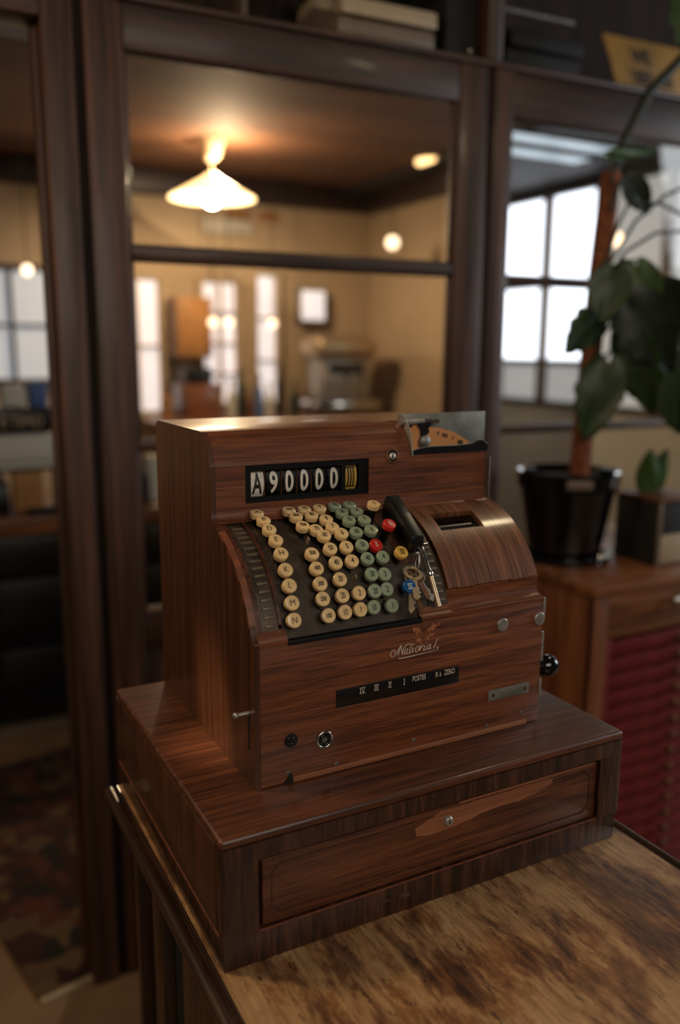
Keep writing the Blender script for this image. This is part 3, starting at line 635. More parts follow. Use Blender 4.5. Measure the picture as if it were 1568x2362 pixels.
for colm, lst in KEYS.items():
    for s, x, a in lst:
        top = RAD + (OFF[s] if colm == 'R' else 0.015)
        cm, ink = ('green', 'greenink') if colm in ('GT', 'GO') else ('cream', 'ink')
        if colm == 'GO' and s == '5': cm, ink = 'redkey', 'white'
        if s == 'II': cm, ink = 'redkey', 'white'
        if s == 'III': cm, ink = 'yellowkey', 'ink'
        if s == 'IV': cm, ink = 'bluekey', 'white'
        tilt = Matrix.Rotation(R(random.uniform(-2.0, 2.0)), 4, 'X') @ Matrix.Rotation(R(random.uniform(-2.0, 2.0)), 4, 'Y') @ Matrix.Rotation(R(random.uniform(-6, 4)), 4, 'Z')
        fm = arc_frame(x, a, top) @ tilt
        k = inst('key', capm[cm], cr, fm)
        k['label'] = {'redkey': 'round red key marked ', 'yellowkey': 'round yellow key marked ', 'bluekey': 'round blue key marked ', 'cream': 'round cream key marked ', 'green': 'round grey-green key marked '}[cm] + s
        lbl = bpy.data.objects.new('numeral', numeral(s, ink)); COL.objects.link(lbl); lbl.parent = k; lbl.location = (0, 0, 0.00055)
        sm = bpy.data.objects.new('stem', stemt if top > RAD + 0.016 else stemm); COL.objects.link(sm); sm.parent = k
        inst('slot', slot, kp, arc_frame(x, a, RAD - 0.0029))
for x, a in ((0.1715, 58.7), (0.2116, 35.9)):
    mb = MB().box(-0.0012, 0.0012, -0.0032, 0.0032, -0.004, 0.006, 0.0005, 1)
    mb.xf(arc_frame(x, a, RAD)).build('bare_key_stem', M['keybrass'], cr)
# motor bar
MB().prism([(0.1600, 0.4630), (0.1300, 0.4450), (0.0985, 0.4225), (0.0980, 0.4120), (0.1060, 0.4000), (0.1180, 0.4010), (0.1500, 0.4250), (0.1700, 0.4330), (0.1690, 0.4500)], 0.2856, 0.3030, 'X', 0.0008).build('motor_bar', M['black'], cr, label='long black bar beside the red key')
MB().tube([arc_frame(0.279, 77, RAD + 0.004).translation, arc_frame(0.279, 76, RAD + 0.016).translation], 0.0022, 10).build('small_catch', M['chrome'], cr)
# release crank on the right of the keys
def ac(x, a, off): return arc_frame(x, a, RAD + off).translation
ck = MB().tube([ac(0.311, 47, 0.010), ac(0.3085, 43, 0.014), ac(0.3060, 37, 0.015), ac(0.3062, 32.5, 0.014)], [0.0022, 0.0028, 0.0030, 0.0036], 12).build('crank', M['chrome'], cr)
MB().tube([ac(0.3062, 32.7, 0.014), ac(0.3064, 31.6, 0.014), ac(0.3066, 30.6, 0.014)], [0.0046, 0.0052, 0.0042], 14).build('crank_collar', M['chrome'], ck)
MB().tube([ac(0.3066, 30.6, 0.014), ac(0.3110, 17.2, 0.012)], 0.0036, 14).build('crank_handle', M['keybrass'], ck)
MB().tube([ac(0.312, 46, 0.010), ac(0.322, 46.5, 0.009)], 0.0028, 12).build('crank_pin', M['chrome'], ck)
MB().tube([ac(0.306, 44, 0.012), ac(0.295, 41, 0.014)], 0.0030, 12).build('crank_arm', M['steel'], ck)

# --- hood over the printer
HX = 0.3370
hd = MB()
shell(hd, HX, 0.3602, 24.5, 83, RAD - 0.006, RAD + 0.001); shell(hd, 0.4284, X1 + 0.0006, 24.5, 83, RAD - 0.006, RAD + 0.001)
shell(hd, 0.3602, 0.4284, 24.5, 55.6, RAD - 0.006, RAD + 0.001); shell(hd, 0.3602, 0.4284, 68.6, 83, RAD - 0.006, RAD + 0.001)
ho = hd.build('printer_hood', M['hood'], cr, ang=25, label='curved wooden printer hood with a small window')
shell(MB(), 0.345, 0.44, 40, 80, 0.118, 0.120).build('hood_interior', M['dull_black'], ho)
MB().tube([(0.350, *ap(62, 0.134)), (0.4275, *ap(62, 0.134))], 0.0075, 18).build('paper_roller', M['rollersteel'], ho)
# skirt below the hood and ledge
sk = [ap(24.2, RAD + 0.0006), (0.0928, 0.3465), (0.0938, 0.3385), (0.0925, 0.3330), (0.0890, 0.3290), (0.0820, 0.3275), (YF + 0.001, 0.3267), (YF + 0.001, 0.3180), (0.16, 0.30), (0.16, 0.345)]
MB().prism(sk, HX - 0.003, X1 + 0.0006, 'X').build('hood_skirt', M['reg_x'], cr, ang=50)
lg = [ap(17.5, RAD - 0.0005), (0.0860, 0.3335), (0.0830, 0.3290), (YF + 0.001, 0.3268), (YF + 0.001, 0.3180), (0.12, 0.31), (0.12, 0.335)]
MB().prism(lg, 0.2886, HX - 0.003, 'X').build('ledge', M['reg_x'], cr, ang=50)
lg2 = [ap(17.5, RAD + 0.0004), (0.0868, 0.3365), (0.0835, 0.3310), (YF + 0.001, 0.3268), (YF + 0.001, 0.3180), (0.12, 0.31), (0.12, 0.335)]
MB().prism(lg2, X0 + 0.0065, 0.1122, 'X').build('ledge', M['reg_x'], cr, ang=50)
def knuckles(p0, p1, r, n, parent, m='steel'):
    p0, p1 = Vector(p0), Vector(p1); mb = MB()
    for i in range(n):
        a = p0.lerp(p1, i / n + 0.01); b = p0.lerp(p1, (i + 1) / n - 0.01); mb.tube([a, b], r, 10)
    return mb.build('hinge', M[m], parent)
for x0, x1 in ((0.349, 0.376), (0.433, 0.470)):
    h = knuckles((x0, *ap(24.3, RAD + 0.0012)), (x1, *ap(24.3, RAD + 0.0012)), 0.0016, 5, cr, 'rust')
# --- front panel
fp = MB().box(X0 + 0.0066, X1, YF, YF + 0.012, BH + 0.0016, 0.3205, 0.0002).build('front_panel', M['reg_x'], cr)
MB().box(X0 + 0.0066, 0.1122, YF, YF + 0.012, 0.3206, ZP, 0.0002).build('panel_top_edge', M['reg_x'], cr)
MB().box(0.2886, X1 + 0.001, YF, YF + 0.012, 0.3206, ZP, 0.0002).build('panel_top_edge', M['reg_x'], cr)
MB().box(0.2886, X1 + 0.001, YF - 0.0005, YF + 0.001, ZP - 0.0014, ZP + 0.0002, 0.0003).build('worn_edge', M['bare_edge'], cr)
MB().box(X0, 0.1122, YF - 0.0005, YF + 0.001, ZP - 0.0014, ZP + 0.0002, 0.0003).build('worn_edge', M['bare_edge'], cr)
MB().box(0.1165, 0.4590, YF - 0.0022, YF + 0.001, BH + 0.0006, BH + 0.0072, 0.0008).build('front_lip', M['bare'], fp, label='bare orange-brown strip along the foot of the front')
MB().prism([(0.1040, BH + 0.0005), (0.1160, BH + 0.0005), (0.1160, BH + 0.011), (0.1125, BH + 0.012), (0.1090, BH + 0.006)], YF - 0.0012, YF + 0.001, 'Y').build('foot_notch', M['dull_black'], fp)
for x, z in ((0.1108, 0.1668), (0.1731, 0.1636), (0.2809, 0.1697), (0.3942, 0.1640), (0.4496, 0.1712)):
    s = MB().lathe([(0.0024, 0), (0.0024, 0.0007), (0.0016, 0.0011), (0.0001, 0.0012)], 16, onfront(x, YF, z)).build('screw', M['steel_dull'], fp)
    MB().box(-0.0003, 0.0003, -0.0021, 0.0021, 0.0009, 0.0014).xf(onfront(x, YF, z) @ Matrix.Rotation(R(random.uniform(-30, 30)), 4, 'Z')).build('screw_slot', M['dull_black'], s)
# nameplate with lettering
pl = MB().box(0.1724, 0.3461, YF - 0.0009, YF + 0.001, 0.2332, 0.2552, 0.0004).build('setting_plate', M['black'], fp)
MB().box(0.1724, 0.3463, YF - 0.0008, YF + 0.001, 0.2318, 0.2330, 0.0003).build('plate_edge', M['bare_edge'], pl)
TY = YF - 0.0011
for s, x in (('IV', 0.2072), ('III', 0.2262), ('II', 0.2449), ('I', 0.2651)):
    roman_mb(s, 0.0078, 0.0010, 0.0010, 0.0008).xf(onfront(x, TY, 0.2490)).build('lettering', M['silver'], pl, smooth=False)
text_mb('POSTES', 0.0098, 0.00020, 0.60).xf(onfront(0.2866, TY, 0.2503)).build('lettering', M['silver'], pl, smooth=False)
text_mb('R', 0.0098, 0.0002, 0.66).xf(onfront(0.3128, TY, 0.2498)).build('lettering', M['silver'], pl, smooth=False)
text_mb('\u00e0', 0.0086, 0.0001, 0.80).xf(onfront(0.3180, TY, 0.2494)).build('lettering', M['silver'], pl, smooth=False)
text_mb('ZERO', 0.0098, 0.0002, 0.64).xf(onfront(0.3315, TY, 0.2502)).build('lettering', M['silver'], pl, smooth=False)
NAT = {'N1': [(0.251, 0.2868), (0.2515, 0.2897), (0.2491, 0.2916), (0.2465, 0.2898), (0.2455, 0.2861), (0.2478, 0.2836), (0.2514, 0.2844), (0.255, 0.2888), (0.2584, 0.2941), (0.2604, 0.2959)],
'N2': [(0.26, 0.2959), (0.2584, 0.2915), (0.2556, 0.2841)], 'N3': [(0.2604, 0.2958), (0.261, 0.2897), (0.2627, 0.2836)], 'N4': [(0.2614, 0.2844), (0.2638, 0.2906), (0.2664, 0.2945), (0.2682, 0.2955)],
'a1': [(0.2696, 0.2896), (0.2672, 0.29), (0.2652, 0.287), (0.2651, 0.2844), (0.267, 0.2841), (0.2691, 0.2877)], 'a2': [(0.27, 0.2906), (0.2684, 0.2858), (0.2689, 0.2838), (0.2707, 0.2844)],
't': [(0.2755, 0.2952), (0.2739, 0.2909), (0.2724, 0.2858), (0.2728, 0.2836), (0.2747, 0.2844)], 'tb': [(0.2665, 0.2945), (0.27, 0.2961), (0.2746, 0.2945), (0.2776, 0.2942), (0.2794, 0.295)],
'i': [(0.2777, 0.2903), (0.2761, 0.2862), (0.2765, 0.2845), (0.2782, 0.2852)], 'o': [(0.2837, 0.291), (0.2811, 0.2891), (0.2809, 0.2851), (0.2828, 0.2838), (0.2854, 0.2863), (0.2856, 0.29), (0.2837, 0.291)],
'n1': [(0.2883, 0.2912), (0.2869, 0.2847)], 'n2': [(0.2875, 0.287), (0.2906, 0.2905), (0.2932, 0.2901), (0.2937, 0.2883), (0.2924, 0.2848), (0.2932, 0.2838), (0.2953, 0.2847)],
'b1': [(0.3019, 0.2898), (0.299, 0.2898), (0.2968, 0.2868), (0.2972, 0.2844), (0.2992, 0.2844), (0.3015, 0.2877)], 'b2': [(0.3028, 0.2909), (0.3013, 0.2857), (0.3018, 0.2844), (0.3039, 0.2853)],
'l': [(0.3127, 0.296), (0.3100, 0.2908), (0.3073, 0.2856), (0.3070, 0.2843), (0.3079, 0.2840)],
'cu': [(0.3108, 0.2846), (0.3126, 0.2853), (0.3139, 0.2846), (0.3136, 0.2832), (0.3120, 0.2819)]}
mb = MB()
for i, (k, p) in enumerate(NAT.items()): ribbon(mb, p, 0.00125, YF - 0.0003 - i * 2e-6)
mb.add([(0.3120, YF - 0.00036, 0.2821), (0.3031, YF - 0.00036, 0.2814), (0.2916, YF - 0.00036, 0.2811), (0.2765, YF - 0.00036, 0.2803), (0.2560, YF - 0.00036, 0.2803),
        (0.2575, YF - 0.00036, 0.2786), (0.2765, YF - 0.00036, 0.2790), (0.2916, YF - 0.00036, 0.2801), (0.3031, YF - 0.00036, 0.2807), (0.3120, YF - 0.00036, 0.2816)], [(0, 1, 8, 9), (1, 2, 7, 8), (2, 3, 6, 7), (3, 4, 5, 6)])
mb.build('script_lettering', M['silver'], fp, smooth=False, label='silver script lettering reading National')
# flaked varnish above the lettering
flakes = [[(0.2727, 0.3165), (0.2830, 0.3172), (0.2870, 0.3130), (0.2905, 0.3120), (0.2885, 0.3075), (0.2829, 0.3050), (0.2775, 0.3085), (0.2750, 0.3120)],
          [(0.3063, 0.3196), (0.3142, 0.3140), (0.3100, 0.3085), (0.3067, 0.3068), (0.3000, 0.3060), (0.2960, 0.3075), (0.2925, 0.3095), (0.2990, 0.3110), (0.3045, 0.3150)],
          [(0.3133, 0.3039), (0.3060, 0.3010), (0.2985, 0.2990), (0.2977, 0.2940), (0.2950, 0.2960), (0.2945, 0.3010), (0.3000, 0.3040), (0.3060, 0.3050)],
          [(0.2912, 0.2996), (0.2885, 0.2936), (0.2850, 0.2960), (0.2787, 0.2975), (0.2805, 0.3015), (0.2850, 0.3025)]]
mb = MB()
small = []
for f in flakes:
    cx = sum(p[0] for p in f) / len(f); cz = sum(p[1] for p in f) / len(f)
    for k in range(7):
        a0 = random.uniform(0, 6.28); dd = random.uniform(0.2, 1.25)
        q = f[k % len(f)]; sx, sz = cx + (q[0] - cx) * dd, cz + (q[1] - cz) * dd; rr = random.uniform(0.0008, 0.0022)
        small.append([(sx + rr * random.uniform(.6, 1.3) * math.cos(a0 + t * 1.047), min(0.3198, sz + rr * random.uniform(.5, 1.1) * math.sin(a0 + t * 1.047))) for t in range(6)])
flakes = [[((p[0] - sum(q[0] for q in f) / len(f)) * 0.72 + sum(q[0] for q in f) / len(f), (p[1] - sum(q[1] for q in f) / len(f)) * 0.72 + sum(q[1] for q in f) / len(f)) for p in f] for f in flakes] + small
for f in flakes:
    j = []
    for i, p in enumerate(f):
        q = f[(i + 1) % len(f)]
        for k in range(3): j.append((p[0] + (q[0] - p[0]) * k / 3 + random.uniform(-.0008, .0008), p[1] + (q[1] - p[1]) * k / 3 + random.uniform(-.0008, .0008)))
    mb.prism(j, YF - 0.00018 - 0.000004 * (len(mb.f) % 17), YF + 0.0005, 'Y')
mb.build('flaked_varnish', M['flake'], fp, smooth=False, label='flaked orange-brown patch above the script lettering')['kind'] = 'stuff'
for x, z in ((0.4123, 0.2986), (0.4733, 0.2977)):
    MB().lathe([(0.0088, 0), (0.0088, 0.0016), (0.0080, 0.0024), (0.0001, 0.0026)], 28, onfront(x, YF, z)).build('round_lock_cover', M['steel'], fp)
tg = MB().box(0.3942, 0.4612, YF - 0.0010, YF + 0.001, 0.1975, 0.2120, 0.0004).build('blank_metal_tag', M['steel_dull'], fp)
for x in (0.4020, 0.4548): MB().lathe([(0.0026, 0), (0.0022, 0.001), (0.0001, 0.0014)], 16, onfront(x, YF - 0.001, 0.2048)).build('rivet', M['rust'], tg)
# two key locks low on the left
for i, (x, z) in enumerate(((0.1148, 0.2056), (0.1575, 0.1972))):
    f = onfront(x, YF, z)
    o = MB().lathe([(0.0086, 0), (0.0086, 0.0003)], 28, f).build('lock_well', M['dull_black'], fp)
    if i == 0:
        MB().torus(0.0042, 0.0010, onfront(x - .0012, YF - .0005, z)).build('lock_sleeve', M['black_gloss'], o)
    else:
        MB().torus(0.0096, 0.0017, onfront(x, YF - .0003, z), 32).build('lock_ring', M['chrome'], o)
        MB().torus(0.0060, 0.0008, onfront(x, YF - .0004, z)).build('lock_sleeve', M['black_gloss'], o)
    MB().lathe([(0.0030, 0.0), (0.0030, 0.0012), (0.0001, 0.0014)], 18, f).build('lock_pin', M['steel_dull' if i else 'black'], o)
    MB().box(-0.0004, 0.0004, -0.0024, 0.0024, 0.0012, 0.0017).xf(f @ Matrix.Rotation(R(25), 4, 'Z')).build('keyhole', M['dull_black'], o)
# hinges and knob on the right edge
for z0, z1 in ((0.3030, 0.3255), (0.2380, 0.2790), (0.1900, 0.2130)):
    knuckles((X1 + 0.0022, YF + 0.0015, z0), (X1 + 0.0022, YF + 0.0015, z1), 0.0024, 3, cr, 'steel')
kn = MB().tube([(X1, 0.115, 0.213), (X1 + 0.022, 0.115, 0.213)], 0.004, 12).build('crank_spindle', M['steel'], cr)
MB().ball((X1 + 0.040, 0.108, 0.2140), 0.0155, 18, (1.15, 1, 1)).build('crank_knob', M['black_gloss'], kn)
# small lever on the left side
lv = MB().box(X0 - 0.0004, X0 + 0.001, 0.0945, 0.0985, 0.196, 0.236, 0.0002).build('lever_slot', M['dull_black'], cr)
MB().tube([(X0 + 0.002, 0.0965, 0.2405), (X0 - 0.014, 0.0965, 0.2405)], 0.0023, 12).build('lever', M['steel'], lv)
MB().ball((X0 - 0.0155, 0.0965, 0.2405), 0.0036, 12).build('lever_knob', M['steel'], lv)

# ------------------------------------------------------------------ bunch of keys hanging from the crank
kb = thing('key_bunch', tuple(ac(0.296, 30, 0.006)), 'ring of old metal keys hanging over the blue cash register key', 'keys')
rm = Matrix.Translation(ac(0.2905, 36.5, 0.0195)) @ arc_frame(0, 36, 0).to_3x3().to_4x4() @ Matrix.Rotation(R(75), 4, 'Y') @ Matrix.Rotation(R(20), 4, 'X')
MB().torus(0.0115, 0.0010, rm).build('split_ring', M['steel'], kb)
def key_mesh(bow_w, bow_h, shaft, wd, teeth):
    mb = MB(); n = 24; vs = []
    th = 0.0011
    for ring_s in (1.0, 0.62):
        for i in range(n):
            a = 2 * math.pi * i / n; vs.append((bow_w * ring_s * math.cos(a), bow_h * ring_s * math.sin(a)))
    V = [(x, y, th / 2) for x, y in vs] + [(x, y, -th / 2) for x, y in vs]; F = []
    for i in range(n):
        j = (i + 1) % n
        F += [(i, j, n + j, n + i), (2 * n + i, 3 * n + i, 3 * n + j, 2 * n + j), (i, 2 * n + i, 2 * n + j, j), (n + i, n + j, 3 * n + j, 3 * n + i)]
    mb.add(V, F)
    pts = [(-wd, -bow_h * .9), (wd, -bow_h * .9)]
    y = -bow_h
    for k in range(teeth):
        pts += [(wd, y - shaft * (0.35 + 0.6 * k / teeth)), (wd + 0.0016 * (1 + k % 2), y - shaft * (0.35 + 0.6 * (k + .3) / teeth)), (wd + 0.0012, y - shaft * (0.35 + 0.6 * (k + .7) / teeth)), (wd * .8, y - shaft * (0.35 + 0.6 * (k + .95) / teeth))]
    pts += [(wd * .5, y - shaft), (-wd * .3, y - shaft * 1.05), (-wd, y - shaft * .93)]
    mb.prism(pts, -th / 2, th / 2, 'Z'); return mb
for bw, bh, sh, wd, te, m, x, a, off, rz, rx in ((0.0135, 0.0100, 0.027, 0.0042, 3, 'keybrass', 0.2905, 33.0, 0.0135, -16, 4), (0.011, 0.009, 0.024, 0.0034, 3, 'rust', 0.2960, 31.8, 0.0110, 4, 10), (0.010, 0.009, 0.026, 0.0030, 2, 'steel', 0.2990, 31.5, 0.0090, 10, -5), (0.010, 0.009, 0.041, 0.0030, 3, 'keybrass', 0.2890, 31.5, 0.0100, -24, 0), (0.009, 0.008, 0.040, 0.0026, 2, 'rust', 0.2910, 31.0, 0.0080, -8, 2)):
    f = arc_frame(x - 0.0065, a, RAD + off) @ Matrix.Rotation(R(-14), 4, 'X') @ Matrix.Rotation(R(rz), 4, 'Z') @ Matrix.Rotation(R(rx), 4, 'Y')
    key_mesh(bw, bh, sh, wd, te).xf(f).build('door_key', M[m], kb, smooth=False)


# ------------------------------------------------------------------ chest of red drawers on the right
ch = thing('drawer_chest', (1.57, 0.98, FZ), 'wooden chest with a stack of shallow red drawers behind the register', 'chest')
CX0, CX1, CYF, CYB, CT = 1.262, 1.885, 0.762, 1.215, 0.064
MB().box(CX0 - 0.013, CX1 + 0.013, CYF - 0.012, CYB, CT - 0.028, CT, 0.006).build('top', M['chest'], ch)
MB().box(CX0, CX0 + 0.02, CYF + 0.002, CYB - 0.005, FZ, CT - 0.028, 0.002).build('side', M['chest_z'], ch)
MB().box(CX1 - 0.02, CX1, CYF + 0.002, CYB - 0.005, FZ, CT - 0.028, 0.002).build('side', M['chest_z'], ch)
MB().box(CX0 + 0.02, CX1 - 0.02, CYB - 0.02, CYB - 0.008, FZ + 0.02, CT - 0.028).build('back', M['chest_z'], ch)
for x0, x1 in ((CX0, CX0 + 0.052), (CX1 - 0.052, CX1)): MB().box(x0, x1, CYF, CYF + 0.018, FZ, CT - 0.028, 0.003).build('stile', M['chest_z'], ch)
MB().box(CX0 + 0.052, CX1 - 0.052, CYF, CYF + 0.018, -0.083, -0.060, 0.002).build('rail', M['chest'], ch)
MB().box(CX0 + 0.052, CX1 - 0.052, CYF, CYF + 0.018, FZ, FZ + 0.06, 0.002).build('rail', M['chest'], ch)
d = MB().box(CX0 + 0.054, CX1 - 0.054, CYF + 0.003, CYF + 0.02, -0.058, CT - 0.030, 0.003).build('drawer', M['chest'], ch, label='plain wooden top drawer')
MB().ball((1.54, CYF - 0.016, -0.004), 0.014, 12).tube([(1.54, CYF, -0.004), (1.54, CYF - 0.012, -0.004)], 0.006).build('knob', M['chrome'], d)
MB().box(CX0 + 0.052, CX0 + 0.070, CYF + 0.002, CYF + 0.016, FZ + 0.06, -0.084, 0.001).build('red_frame', M['red'], ch)
MB().box(CX1 - 0.070, CX1 - 0.052, CYF + 0.002, CYF + 0.016, FZ + 0.06, -0.084, 0.001).build('red_frame', M['red'], ch)
MB().box(CX0 + 0.070, CX1 - 0.070, CYF + 0.03, CYF + 0.034, FZ + 0.06, -0.084).build('drawer_well', M['dull_black'], ch)
pitch = 0.0468
dm = MB().box(CX0 + 0.072, CX1 - 0.072, 0.0, 0.022, -0.038, 0.0, 0.003).mesh('red_drawer', M['red'])
km = MB().ball((0, -0.014, 0), 0.011, 10).tube([(0, 0.002, 0), (0, -0.01, 0)], 0.005, 8).mesh('red_drawer_knob', M['rust'])
for k in range(17):
    z = -0.096 - k * pitch
    dd = inst('red_drawer', dm, ch, Matrix.Translation((0, CYF + 0.004, z)))
    WL[dd.name] = (0, CYF + 0.004, z)
    inst('knob', km, dd, Matrix.Translation((1.575, CYF + 0.004, z - 0.019)))

# ------------------------------------------------------------------ potted climbing plant
PX, PY = 1.402, 1.03
pt = thing('plant_pot', (PX, PY, CT), 'black plastic plant pot standing on the drawer chest', 'pot')
PT = Matrix.Translation((PX, PY, CT))
MB().lathe([(0.118, 0.0), (0.124, 0.004), (0.124, 0.020), (0.116, 0.022), (0.112, 0.008), (0.0001, 0.008)], 36, PT).build('saucer', M['black_gloss'], pt)
MB().lathe([(0.098, 0.009), (0.112, 0.10), (0.130, 0.205), (0.138, 0.208), (0.142, 0.250), (0.138, 0.252), (0.126, 0.248), (0.120, 0.2)], 40, PT).build('pot_body', M['black_gloss'], pt)
MB().box(-0.034, 0.034, -0.0012, 0.0012, -0.012, 0.012, 0.0005).xf(Matrix.Translation((PX - 0.072, PY - 0.124, CT + 0.230)) @ Matrix.Rotation(R(-30), 4, 'Z')).build('sticker', M['taupe'], pt)
MB().lathe([(0.0001, 0.232), (0.06, 0.236), (0.122, 0.228), (0.0001, 0.20)], 24, PT).build('soil', M['soil'], pt)
pn = thing('climbing_plant', (PX + 0.02, PY, CT + 0.235), 'green split-leaf climbing plant on a brown moss pole', 'plant')
MB().tube([(1.434, 1.02, 0.302), (1.445, 1.02, 0.55), (1.462, 1.02, 0.85), (1.482, 1.02, 1.105)], [0.029, 0.028, 0.028, 0.026], 14).build('moss_pole', M['moss'], pn)
MB().tube([(1.47, 1.055, 0.303), (1.475, 1.055, 0.5), (1.485, 1.055, 0.75), (1.49, 1.05, 0.95), (1.495, 1.03, 1.09), (1.512, 1.01, 1.19), (1.57, 0.99, 1.31), (1.67, 0.97, 1.41), (1.75, 0.96, 1.50)], [0.011, 0.011, 0.012, 0.012, 0.012, 0.013, 0.013, 0.012, 0.008], 10).build('main_stem', M['stem'], pn)
def leaf(base, tip, side, wd, droop, m, notch=0, stalk=None):
    base, tip, side = Vector(base), Vector(tip), Vector(side)
    ax = tip - base; L = ax.length; ax.normalize(); nr = ax.cross(side).normalized(); sd = nr.cross(ax).normalized()
    nu, nv = 14, 4; vs = []; idx = {}; mb = MB()
    for i in range(nu + 1):
        t = i / nu
        wv = wd * (math.sin(math.pi * min(1, t * 0.93 + 0.07)) ** 0.7) * (1.12 - 0.55 * t) if t < 1 else 0.0
        if notch and i in (4, 7, 10): wv *= (1 - notch)
        for j in range(-nv, nv + 1):
            u = j / nv
            p = base + ax * (t * L - (0.10 * L * (1 - t) ** 3 if abs(u) > .4 else 0)) + sd * (u * wv) + nr * (droop * L * (t * t) * -1 + 0.25 * abs(u) * wv + 0.02 * L * math.sin(6 * t + j))
            vs.append(tuple(p))
    W_ = 2 * nv + 1; n = len(vs)
    back = [tuple(Vector(p) - nr * 0.0012) for p in vs]
    F = []
    for i in range(nu):
        for j in range(W_ - 1):
            a = i * W_ + j; F += [(a, a + 1, a + W_ + 1, a + W_), (n + a, n + a + W_, n + a + W_ + 1, n + a + 1)]
        a = i * W_; F.append((a, a + W_, n + a + W_, n + a)); a = i * W_ + W_ - 1; F.append((a, n + a, n + a + W_, a + W_))
    mb.add(vs + back, F); o = mb.build('leaf', M[m], pn, ang=80)
    if stalk: 
        s0 = Vector(stalk); mid = (s0 + base) / 2 + Vector((0, -0.01, 0.035))
        MB().tube([s0, s0.lerp(mid, .6) + Vector((0, 0, .008)), mid, base.lerp(mid, .4) + Vector((0, 0, .006)), base], 0.0045, 8).build('leaf_stalk', M['stem'], o)
SP = lambda z: (1.442 + (z - 0.75) * 0.05, 0.99, z)
FS = (0.75, -0.65, 0.1)
leaf((1.425, 0.95, 0.735), (1.300, 0.98, 0.640), (0.3, -0.3, 1), 0.070, 0.12, 'leaf', 0.15, SP(0.62))
leaf((1.420, 0.93, 0.610), (1.372, 0.94, 0.405), FS, 0.074, 0.10, 'leaf', 0.12, SP(0.55))
leaf((1.455, 0.91, 0.770), (1.585, 0.84, 0.585), (0.75, -0.5, 0.6), 0.095, 0.12, 'leaf_dark', 0.2, SP(0.70))
leaf((1.470, 0.92, 0.700), (1.560, 0.88, 0.470), FS, 0.070, 0.10, 'leaf', 0.2, SP(0.66))
leaf((1.570, 0.95, 0.800), (1.720, 0.88, 0.630), (0.7, -0.6, 0.6), 0.105, 0.12, 'leaf_dark', 0.2, SP(0.72))
leaf((1.640, 0.95, 0.690), (1.690, 0.90, 0.410), FS, 0.095, 0.08, 'leaf', 0.2, SP(0.60))
leaf((1.425, 0.93, 0.850), (1.385, 0.92, 0.715), FS, 0.062, 0.12, 'leaf', 0.0, SP(0.80))
leaf((1.475, 0.91, 0.860), (1.510, 0.87, 0.720), FS, 0.060, 0.18, 'leaf_light', 0.0, SP(0.82))
leaf((1.500, 0.98, 1.085), (1.575, 0.96, 1.000), (0.6, -0.3, 0.8), 0.042, 0.1, 'leaf_dark', 0.0, SP(1.0))
leaf((1.690, 0.99, 1.60), (1.735, 0.96, 1.36), (1, -0.5, 0), 0.085, 0.1, 'leaf_light', 0.2, (1.66, 0.96, 1.41))
leaf((1.440, 0.99, 1.140), (1.600, 0.97, 1.165), (0.1, -0.5, 1), 0.020, 0.05, 'leaf_light', 0.0, SP(1.06))
leaf((1.690, 0.95, 0.83), (1.790, 0.90, 0.56), FS, 0.11, 0.1, 'leaf_dark', 0.25, SP(0.78))
leaf((1.520, 0.90, 0.790), (1.640, 0.86, 0.700), (0.4, -0.4, 1), 0.070, 0.1, 'leaf_dark', 0.15, SP(0.74))
leaf((1.530, 0.98, 0.640), (1.600, 0.96, 0.500), FS, 0.060, 0.1, 'leaf_dark', 0.15, SP(0.58))
for pts in ([SP(0.80), (1.50, 0.97, 0.90), (1.60, 0.96, 0.955), (1.72, 0.95, 0.965)], [SP(0.84), (1.53, 0.97, 0.98), (1.62, 0.96, 1.05), (1.74, 0.95, 1.10)], [SP(0.78), (1.49, 0.97, 0.87), (1.56, 0.96, 0.885), (1.64, 0.95, 0.83)], [SP(0.86), (1.48, 0.98, 0.97), (1.50, 0.97, 1.02), (1.60, 0.96, 1.03), (1.75, 0.95, 0.99)]):
    MB().tube(pts, 0.0045, 8).build('aerial_root', M['stem'], pn)

# glazed box planter beside the pot
bx = thing('box_planter', (1.62, 0.92, CT), 'dark square box planter beside the black pot', 'planter')
MB().box(1.552, 1.720, 0.838, 0.99, CT, CT + 0.175, 0.004).build('box_body', M['dull_black'], bx)
MB().box(1.566, 1.716, 0.833, 0.839, CT + 0.006, CT + 0.086, 0.002).build('front_tile', M['ivory'], bx)
MB().box(1.553, 1.563, 0.831, 0.841, CT, CT + 0.176, 0.002).build('corner_post', M['taupe'], bx)
MB().box(1.548, 1.724, 0.832, 0.996, CT + 0.175, CT + 0.188, 0.004).build('rim', M['rust'], bx)
sp = thing('seedling', (1.64, 0.93, CT + 0.188), 'small bright green leafy plant in the box planter', 'plant')
def small_leaf(b, t, sd, wd):
    global pn
    keep = pn; pn = sp; leaf(b, t, sd, wd, 0.1, 'leaf_light'); pn = keep
small_leaf((1.62, 0.94, CT + 0.19), (1.60, 0.93, CT + 0.315), (1, -0.4, 0), 0.040)
small_leaf((1.64, 0.94, CT + 0.19), (1.665, 0.93, CT + 0.310), (1, -0.4, 0), 0.036)

